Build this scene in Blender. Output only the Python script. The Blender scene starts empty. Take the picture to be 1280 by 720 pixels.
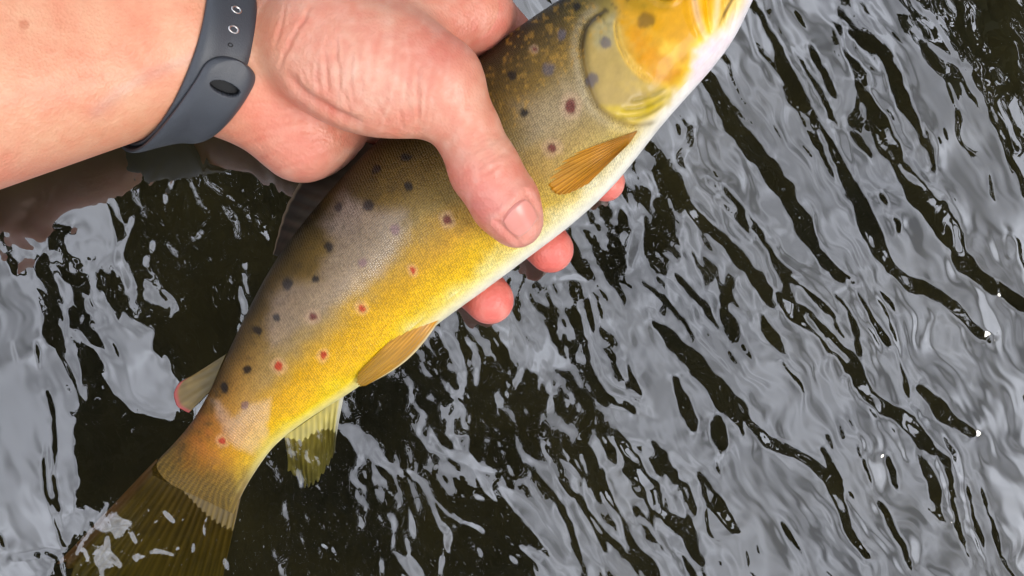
import bpy, math, time
_t0 = time.time()
import numpy as np
from mathutils import Matrix

# ------------------------------------------------------------------ camera, sky, sun, exposure
TILT = math.radians(12.0)          # camera tilt away from straight down
ALPHA = math.radians(25.0)         # the side of the picture that lies farther off (0 = right, 90 = top)
DIST = 400.0                       # mm from the lens to the fish
K = 0.25                           # mm per photo pixel at the fish
Z0 = 20.0                          # height in mm of the view centre above the water
sc = bpy.context.scene
col = sc.collection
ct, st = math.cos(TILT), math.sin(TILT)
ORI = np.array([0.0, 0.0, Z0])
ca0, sa0 = math.cos(ALPHA), math.sin(ALPHA)
_w = np.array([ca0, sa0, 0.0]); _p = np.array([-sa0, ca0, 0.0]); _wt = _w * ct + np.array([0, 0, st])
RX = ca0 * _wt - sa0 * _p; UY = sa0 * _wt + ca0 * _p; NZ = np.cross(RX, UY)
CAM = (ORI + NZ * DIST) * 0.001

cam_d = bpy.data.cameras.new('camera')
cam = bpy.data.objects.new('camera', cam_d)
col.objects.link(cam)
cam.location = CAM
cam.rotation_euler = Matrix((RX, UY, NZ)).transposed().to_euler()
cam_d.sensor_width = 36.0
cam_d.lens = 36.0 * DIST / (1280 * K)
cam_d.clip_start = 0.01
cam_d.clip_end = 2000.0
sc.camera = cam

SUN_EL, SUN_AZ = math.radians(48), math.radians(126)      # azimuth clockwise from +y
w = bpy.data.worlds.new('World'); sc.world = w
w.use_nodes = True
nt = w.node_tree
nt.nodes.clear()
o_w = nt.nodes.new('ShaderNodeOutputWorld')
bg = nt.nodes.new('ShaderNodeBackground'); bg.inputs['Strength'].default_value = 0.15
sky = nt.nodes.new('ShaderNodeTexSky'); sky.sky_type = 'NISHITA'; sky.sun_disc = False
sky.sun_elevation = SUN_EL; sky.sun_rotation = SUN_AZ
sky.air_density = 1.0; sky.dust_density = 1.0
hs = nt.nodes.new('ShaderNodeHueSaturation'); hs.inputs['Saturation'].default_value = 0.16
tc = nt.nodes.new('ShaderNodeTexCoord')
nz = nt.nodes.new('ShaderNodeTexNoise'); nz.inputs['Scale'].default_value = 3.6
nz.inputs['Detail'].default_value = 2.0; nz.inputs['Roughness'].default_value = 0.55
mr = nt.nodes.new('ShaderNodeMapRange')
mr.inputs['From Min'].default_value = 0.34; mr.inputs['From Max'].default_value = 0.76
mr.inputs['To Min'].default_value = 0.55; mr.inputs['To Max'].default_value = 2.9
mul = nt.nodes.new('ShaderNodeVectorMath'); mul.operation = 'MULTIPLY'
L = nt.links.new
L(sky.outputs[0], hs.inputs['Color']); L(tc.outputs['Generated'], nz.inputs['Vector'])
L(nz.outputs['Fac'], mr.inputs['Value']); L(mr.outputs[0], mul.inputs[1])
oc = nt.nodes.new('ShaderNodeMix'); oc.data_type = 'RGBA'; oc.inputs[0].default_value = 0.65      # even overcast veil
oc.inputs[7].default_value = (10.6, 11.2, 12.8, 1)
L(hs.outputs[0], oc.inputs[6]); L(oc.outputs[2], mul.inputs[0])
L(mul.outputs[0], bg.inputs['Color']); L(bg.outputs[0], o_w.inputs['Surface'])

sun_d = bpy.data.lights.new('sun', 'SUN'); sun_d.energy = 1.9; sun_d.angle = math.radians(22)
sun_d.color = (1.0, 0.95, 0.88)
sun = bpy.data.objects.new('sun', sun_d); col.objects.link(sun)
sun.rotation_euler = (math.pi / 2 - SUN_EL, 0, math.pi - SUN_AZ)

vs = sc.view_settings
vs.view_transform = 'Standard'; vs.look = 'None'; vs.exposure = -0.08; vs.gamma = 1.0
vs.use_curve_mapping = False
sc.render.engine = 'CYCLES'
sc.cycles.use_denoising = True
sc.cycles.max_bounces = 8; sc.cycles.transmission_bounces = 6; sc.cycles.glossy_bounces = 4
sc.cycles.diffuse_bounces = 3; sc.cycles.transparent_max_bounces = 8
sc.cycles.caustics_refractive = True; sc.cycles.caustics_reflective = False
sc.cycles.sample_clamp_indirect = 6.0

# ------------------------------------------------------------------ helpers
rng = np.random.default_rng(7)

def at(px, py, n=0.0):
    """photo pixel at height n (mm, towards the lens) above the fish's plane -> design frame in mm"""
    f = K * (DIST - n) / DIST
    return np.array([(px - 640) * f, (360 - py) * f, n], float)

def to_px(P):
    f = K * (DIST - P[..., 2]) / DIST
    return 640 + P[..., 0] / f, 360 - P[..., 1] / f

def world(P):
    P = np.asarray(P, float)
    return (ORI + P[..., 0:1] * RX + P[..., 1:2] * UY + P[..., 2:3] * NZ) * 0.001

def ss(a, b, x):
    t = np.clip((x - a) / (b - a), 0, 1)
    return t * t * (3 - 2 * t)

def lin(c):
    c = np.asarray(c, float) / 255.0
    return np.where(c <= 0.04045, c / 12.92, ((c + 0.055) / 1.055) ** 2.4)

def spline(t, y, q):
    """natural cubic spline, y may have several columns"""
    t = np.asarray(t, float); y = np.asarray(y, float)
    one = y.ndim == 1
    if one: y = y[:, None]
    n = len(t); h = np.diff(t)
    A = np.eye(n); B = np.zeros_like(y)
    for i in range(1, n - 1):
        A[i, i - 1] = h[i - 1]; A[i, i] = 2 * (h[i - 1] + h[i]); A[i, i + 1] = h[i]
        B[i] = 6 * ((y[i + 1] - y[i]) / h[i] - (y[i] - y[i - 1]) / h[i - 1])
    M = np.linalg.solve(A, B)
    q = np.asarray(q, float)
    i = np.clip(np.searchsorted(t, q) - 1, 0, n - 2)
    a = ((t[i + 1] - q) / h[i])[:, None]; b = ((q - t[i]) / h[i])[:, None]
    r = a * y[i] + b * y[i + 1] + ((a ** 3 - a) * M[i] + (b ** 3 - b) * M[i + 1]) * (h[i] ** 2)[:, None] / 6
    return r[:, 0] if one else r

def resample(pts, m, smooth=True):
    pts = np.asarray(pts, float)
    s = np.r_[0, np.cumsum(np.linalg.norm(np.diff(pts, axis=0), axis=1))]
    q = np.linspace(0, s[-1], m)
    if smooth and len(pts) > 2: return spline(s, pts, q)
    return np.stack([np.interp(q, s, pts[:, i]) for i in range(pts.shape[1])], 1)

def poly_dist(x, y, pts):
    """distance to a polyline, signed: positive to the right of its direction (image axes), and the fraction along it"""
    pts = np.asarray(pts, float)
    best = np.full(x.shape, 1e9); sign = np.ones(x.shape); frac = np.zeros(x.shape)
    n = len(pts) - 1
    for i in range(n):
        a, b = pts[i], pts[i + 1]
        d = b - a; l2 = d @ d
        t = ((x - a[0]) * d[0] + (y - a[1]) * d[1]) / l2
        tc_ = np.clip(t, 0, 1)
        dx = x - a[0] - tc_ * d[0]; dy = y - a[1] - tc_ * d[1]
        q = np.hypot(dx, dy)
        m = q < best
        best = np.where(m, q, best)
        sign = np.where(m, np.sign(d[0] * dy - d[1] * dx), sign)
        frac = np.where(m, (i + tc_) / n, frac)
    return best, sign, frac

def in_poly(x, y, pts):
    pts = np.asarray(pts, float)
    c = np.zeros(x.shape, bool)
    for i in range(len(pts)):
        a, b = pts[i], pts[i - 1]
        c ^= ((a[1] > y) != (b[1] > y)) & (x < (b[0] - a[0]) * (y - a[1]) / (b[1] - a[1] + 1e-9) + a[0])
    return c

def vnoise(x, y, seed=0):
    """smooth lattice noise in -1..1"""
    r = np.random.default_rng(seed).uniform(-1, 1, (256, 256))
    xi = np.floor(x).astype(int); yi = np.floor(y).astype(int)
    fx = x - xi; fy = y - yi
    fx = fx * fx * fx * (fx * (fx * 6 - 15) + 10); fy = fy * fy * fy * (fy * (fy * 6 - 15) + 10)
    xi &= 255; yi &= 255; x1 = (xi + 1) & 255; y1 = (yi + 1) & 255
    return (r[xi, yi] * (1 - fx) + r[x1, yi] * fx) * (1 - fy) + (r[xi, y1] * (1 - fx) + r[x1, y1] * fx) * fy

def mesh_obj(name, V, F, mat, parent=None, colr=None, uv=None, attrs=None, smooth=True, kind=None, sheet=False):
    me = bpy.data.meshes.new(name)
    V = np.asarray(V, np.float32)
    if isinstance(F, np.ndarray):
        Vc = V - V.mean(0)                       # outward faces (closed shapes) or upward faces (sheets)
        fnm = np.cross(Vc[F[:, 1]] - Vc[F[:, 0]], Vc[F[:, 2]] - Vc[F[:, 0]]) + (np.cross(Vc[F[:, 2]] - Vc[F[:, 0]], Vc[F[:, 3]] - Vc[F[:, 0]]) if F.shape[1] == 4 else 0)
        vol = fnm[:, 2].sum() if sheet else (fnm * Vc[F[:, 0]]).sum()
        if vol < 0: F = F[:, ::-1]
        F = np.ascontiguousarray(F)
        n, k = F.shape
        me.vertices.add(len(V)); me.vertices.foreach_set('co', V.ravel())
        me.loops.add(n * k); me.loops.foreach_set('vertex_index', F.astype(np.int32).ravel())
        me.polygons.add(n)
        me.polygons.foreach_set('loop_start', np.arange(0, n * k, k, dtype=np.int32))
        me.polygons.foreach_set('loop_total', np.full(n, k, np.int32))
        me.update(calc_edges=True)
    else:
        me.from_pydata([tuple(map(float, v)) for v in V], [], [tuple(map(int, f)) for f in F]); me.update()
    me.polygons.foreach_set('use_smooth', np.full(len(me.polygons), smooth))
    if colr is not None:
        ca = me.color_attributes.new('Col', 'FLOAT_COLOR', 'POINT')
        ca.data.foreach_set('color', np.c_[colr, np.ones(len(V))].astype(np.float32).ravel())
    for k_, v_ in (attrs or {}).items():
        a_ = me.attributes.new(k_, 'FLOAT', 'POINT')
        a_.data.foreach_set('value', np.asarray(v_, np.float32))
    if uv is not None:
        ul = me.uv_layers.new(name='UVMap')
        idx = np.empty(len(me.loops), np.int32); me.loops.foreach_get('vertex_index', idx)
        ul.data.foreach_set('uv', np.asarray(uv, np.float32)[idx].ravel())
    me.materials.append(mat)
    o = bpy.data.objects.new(name, me); col.objects.link(o)
    if parent is not None: o.parent = parent
    if kind: o['kind'] = kind
    return o

def grid_faces(nr, nc, wrap=False):
    r = np.arange(nr - 1)[:, None]; c = np.arange(nc if wrap else nc - 1)[None, :]
    c1 = (c + 1) % nc
    return np.stack([(r * nc + c), (r * nc + c1), ((r + 1) * nc + c1), ((r + 1) * nc + c)], -1).reshape(-1, 4)

def tag(o, label, cat, group=None):
    o['label'] = label; o['category'] = cat
    if group: o['group'] = group

def new_mat(name):
    m = bpy.data.materials.new(name); m.use_nodes = True
    return m, m.node_tree, m.node_tree.nodes['Principled BSDF']

def N(nt_, kind, **kw):
    n = nt_.nodes.new(kind)
    for k_, v_ in kw.items():
        if k_ in n.inputs.keys(): n.inputs[k_].default_value = v_
        else: setattr(n, k_, v_)
    return n

def simple_mat(name, rgb, rough=0.5, metal=0.0, bump=0.0, bscale=900.0, vary=0.0):
    m, t, p = new_mat(name)
    p.inputs['Base Color'].default_value = (*rgb, 1); p.inputs['Roughness'].default_value = rough
    p.inputs['Metallic'].default_value = metal
    c_ = N(t, 'ShaderNodeTexCoord')
    n_ = N(t, 'ShaderNodeTexNoise', Scale=bscale, Detail=3.0)
    t.links.new(c_.outputs['Object'], n_.inputs['Vector'])
    if vary:
        h_ = N(t, 'ShaderNodeMapRange'); h_.inputs['To Min'].default_value = 1 - vary; h_.inputs['To Max'].default_value = 1 + vary
        x_ = N(t, 'ShaderNodeVectorMath', operation='MULTIPLY'); x_.inputs[0].default_value = rgb
        t.links.new(n_.outputs['Fac'], h_.inputs['Value']); t.links.new(h_.outputs[0], x_.inputs[1])
        t.links.new(x_.outputs[0], p.inputs['Base Color'])
    if bump:
        b_ = N(t, 'ShaderNodeBump', Strength=bump, Distance=0.001)
        t.links.new(n_.outputs['Fac'], b_.inputs['Height']); t.links.new(b_.outputs[0], p.inputs['Normal'])
    return m

# ------------------------------------------------------------------ stream bed, banks and wood
DW = np.array([0.81, 0.586]); EW = np.array([-DW[1], DW[0]])     # across / along the stream

def build_ground():
    d = np.r_[-300, -60, -20, -8, -4, np.linspace(-2.4, 0.2, 27), np.linspace(0.5, 8.0, 20), np.linspace(8.2, 14, 18), 25, 70, 300]
    e = np.r_[-300, -60, np.linspace(-24, 24, 70), 60, 300]
    Dg, Eg = np.meshgrid(d, e, indexing='ij')
    prof = -0.32 + 0.75 * ss(.62, 1.15, -Dg) + 0.9 * ss(8.4, 9.8, Dg)
    z = prof + 0.05 * vnoise(Dg * 1.3, Eg * 1.3, 3) + 0.02 * vnoise(Dg * 4, Eg * 4, 4)
    V = np.stack([Dg * DW[0] + Eg * EW[0], Dg * DW[1] + Eg * EW[1], z], -1).reshape(-1, 3)
    m, t, p = new_mat('peaty_bed')
    c_ = N(t, 'ShaderNodeTexCoord'); n_ = N(t, 'ShaderNodeTexNoise', Scale=14.0, Detail=6.0)
    r_ = N(t, 'ShaderNodeValToRGB')
    r_.color_ramp.elements[0].color = (0.008, 0.007, 0.0025, 1); r_.color_ramp.elements[0].position = 0.35
    r_.color_ramp.elements[1].color = (0.045, 0.038, 0.014, 1); r_.color_ramp.elements[1].position = 0.75
    t.links.new(c_.outputs['Object'], n_.inputs['Vector']); t.links.new(n_.outputs['Fac'], r_.inputs['Fac'])
    t.links.new(r_.outputs[0], p.inputs['Base Color']); p.inputs['Roughness'].default_value = 0.9
    o = mesh_obj('ground', V, grid_faces(len(d), len(e)), m, kind='structure', sheet=True)

build_ground()

def build_wood():
    """trees along both banks of the stream; the ripples mirror them"""
    C = []; S = []
    def blob(dc, ec, zc, rd, re, rz, n, size):
        u = rng.normal(size=(n, 3)); u /= np.linalg.norm(u, axis=1)[:, None]
        u *= rng.uniform(0.45, 1, (n, 1)) ** 0.5
        C.append(np.c_[dc + u[:, 0] * rd, ec + u[:, 1] * re, zc + u[:, 2] * rz]); S.append(rng.uniform(0.6, 1.3, n) * size)
    trunks = []
    for e in np.arange(-21, 22, 2.0):                 # near bank: unseen row of leaning alders, crowns shaped to mirror as a dark band
        dd = -1.5 + rng.uniform(-.2, .1); ee = e + rng.uniform(-.3, .3); H = 7.6 + rng.uniform(-.3, .5)
        eb = ee + (1.4 * np.sign(ee + .01) if abs(ee) < 1.2 else 0)
        trunks.append((dd, eb, 0.2, .05, ee + 0.2, H - 1, 0.09))
        for k in range(3):
            blob(.16 + rng.uniform(-.10, .10), ee + rng.uniform(-.6, .6), 5.6 + k * .9, .86 - .06 * k, 1.5, .8, 520, 0.24)
            trunks.append((-.2, ee, 4.6, .2 + rng.uniform(-.4, .4), ee + rng.uniform(-1, 1), 5.4 + k * .9, 0.05))
    for e in np.arange(-40, 41, 3.2):                 # far side of the meadow behind
        blob(-18 + rng.uniform(-1, 1), e, 3.4, 2.4, 2.4, 3.6, 260, 0.8)
    for e in np.arange(-24, 25, 2.4):                 # far bank
        dd = 10.9 + rng.uniform(-.4, .4); ee = e + rng.uniform(-.5, .5); H = 13.6 + rng.uniform(-.8, .8)
        trunks.append((dd, ee, 0.5, dd, ee, H - 1.5, 0.22))
        for k in range(5):
            blob(dd + rng.uniform(-.4, .6), ee + rng.uniform(-.6, .6), 1.8 + k * (H - 3.2) / 4, 1.8 - .2 * k, 2.0 - .2 * k, 1.9, 330, 0.5)
    C = np.concatenate(C); S = np.concatenate(S); n = len(C)
    a = rng.normal(size=(n, 3)); a /= np.linalg.norm(a, axis=1)[:, None]
    b = np.cross(a, rng.normal(size=(n, 3))); b /= np.linalg.norm(b, axis=1)[:, None]
    W = np.stack([C[:, 0] * DW[0] + C[:, 1] * EW[0], C[:, 0] * DW[1] + C[:, 1] * EW[1], C[:, 2]], -1)
    q = np.stack([W - a * S[:, None] * .5, W + b * S[:, None] * .32, W + a * S[:, None] * .5, W - b * S[:, None] * .32], 1).reshape(-1, 3)
    V = [q]; F = [np.arange(4 * n).reshape(-1, 4)]; off = 4 * n
    for (d0, e0, z0, d1, e1, z1, r) in trunks:
        p0 = np.array([d0 * DW[0] + e0 * EW[0], d0 * DW[1] + e0 * EW[1], z0]); p1 = np.array([d1 * DW[0] + e1 * EW[0], d1 * DW[1] + e1 * EW[1], z1])
        ax = (p1 - p0) / np.linalg.norm(p1 - p0); s = np.cross(ax, [0.3, 0.5, 0.1]); s /= np.linalg.norm(s); u = np.cross(ax, s)
        th = np.arange(8) * math.pi / 4
        ring = np.cos(th)[:, None] * s + np.sin(th)[:, None] * u
        V.append(np.r_[p0 + ring * r, p1 + ring * r * .35])
        F.append(grid_faces(2, 8, True) + off); off += 16
    m, t, p = new_mat('wood_leaves')
    c_ = N(t, 'ShaderNodeTexCoord'); n_ = N(t, 'ShaderNodeTexNoise', Scale=1.5, Detail=4.0); r_ = N(t, 'ShaderNodeValToRGB')
    r_.color_ramp.elements[0].color = (0.030, 0.036, 0.010, 1); r_.color_ramp.elements[1].color = (0.060, 0.070, 0.022, 1)
    t.links.new(c_.outputs['Object'], n_.inputs['Vector']); t.links.new(n_.outputs['Fac'], r_.inputs['Fac'])
    t.links.new(r_.outputs[0], p.inputs['Base Color']); p.inputs['Roughness'].default_value = 0.7
    o = mesh_obj('riverside_wood', np.concatenate(V), np.concatenate(F), m, smooth=False, kind='stuff')
    tag(o, 'dark green wood out of view on the banks, mirrored in the ripples', 'wood')

build_wood()

# ------------------------------------------------------------------ water with its ripples
E1, E2, E3 = -0.12, 0.19, 0.86    # zenith tangents across the stream: alders overhead between the first two, far bank beyond the third

# what the ripples do where: strokes are wave faces that lean towards the dark wood (-) or the open sky (+)
PATCH = [  # polygon, lean, softness px
    ([(800, -60), (1400, -60), (1400, 900), (880, 900), (780, 560), (840, 300)], 0.2, 60),
    ([(1135, -40), (1160, 55), (1198, 92), (1236, 169), (1258, 215), (1272, 300), (1400, 330), (1400, -60)], -0.55, 10),
    ([(1010, -30), (1040, 30), (1080, 95), (1120, 60), (1150, 85), (1130, -30)], -0.3, 12),
    ([(-80, 190), (100, 190), (130, 330), (95, 480), (70, 600), (110, 760), (-80, 760)], 0.62, 26),
    ([(40, 225), (110, 185), (128, 190), (150, 260), (140, 310), (60, 300)], 0.5, 8),
    ([(125, 190), (150, 262), (150, 320), (180, 350), (330, 330), (390, 200), (260, 140)], -0.6, 14),
    ([(40, 330), (120, 310), (150, 380), (60, 440)], -0.15, 14),
    ([(130, 415), (205, 405), (225, 500), (190, 515), (160, 500), (110, 480)], 0.5, 8),
    ([(128, 468), (150, 500), (165, 520), (215, 525), (245, 500), (240, 560), (150, 625), (95, 640), (102, 600), (95, 540), (103, 520), (118, 510), (115, 480)], -0.85, 4),
    ([(190, 425), (205, 400), (225, 380), (300, 330), (310, 400), (270, 470), (225, 470), (215, 445), (192, 440)], -0.85, 5),
    ([(420, 500), (560, 410), (720, 340), (760, 470), (720, 560), (560, 560), (480, 560)], -0.3, 40),
    ([(285, 760), (290, 640), (350, 590), (480, 620), (520, 760)], -0.2, 30),
    ([(560, 640), (600, 615), (660, 640), (690, 690), (640, 760), (470, 760), (520, 660)], -0.7, 14),
    ([(600, 480), (640, 470), (668, 480), (672, 505), (620, 515), (596, 505)], -0.8, 7),
    ([(640, 330), (700, 310), (790, 200), (880, 130), (900, 200), (830, 330), (740, 400)], -0.42, 25),
    ([(790, 390), (800, 385), (845, 430), (880, 470), (900, 520), (880, 560), (800, 545), (770, 530), (785, 480)], 0.55, 8),
    ([(640, 410), (660, 380), (690, 400), (700, 450), (680, 470), (650, 460)], 0.45, 9),
    ([(860, 150), (890, 130), (920, 170), (950, 220), (940, 260), (880, 260), (850, 210)], 0.5, 9),
    ([(860, 260), (900, 290), (930, 330), (960, 400), (900, 400), (850, 330)], 0.5, 9),
    ([(940, 0), (1010, -10), (1040, 40), (1060, 100), (1020, 110), (975, 60)], 0.5, 8),
    ([(1080, 240), (1110, 235), (1150, 300), (1200, 360), (1150, 350), (1110, 310)], 0.5, 8),
    ([(1120, 130), (1150, 110), (1190, 100), (1230, 170), (1255, 230), (1275, 330), (1220, 320), (1160, 240)], 0.5, 8),
    ([(880, 490), (930, 540), (990, 580), (1030, 600), (1050, 650), (1010, 680), (900, 600), (870, 560)], 0.5, 10),
    ([(1150, 440), (1300, 430), (1300, 760), (1260, 760), (1230, 600), (1190, 520)], 0.5, 14),
    ([(845, 300), (880, 285), (935, 340), (950, 385), (920, 400), (870, 350)], -0.0, 10),
]
PATCH += [([(60, 720), (90, 680), (150, 615), (230, 560), (320, 570), (300, 640), (280, 780), (60, 780)], -0.75, 8),
    ([(-80, 560), (60, 560), (85, 640), (75, 690), (-80, 700)], 0.6, 14)]
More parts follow.
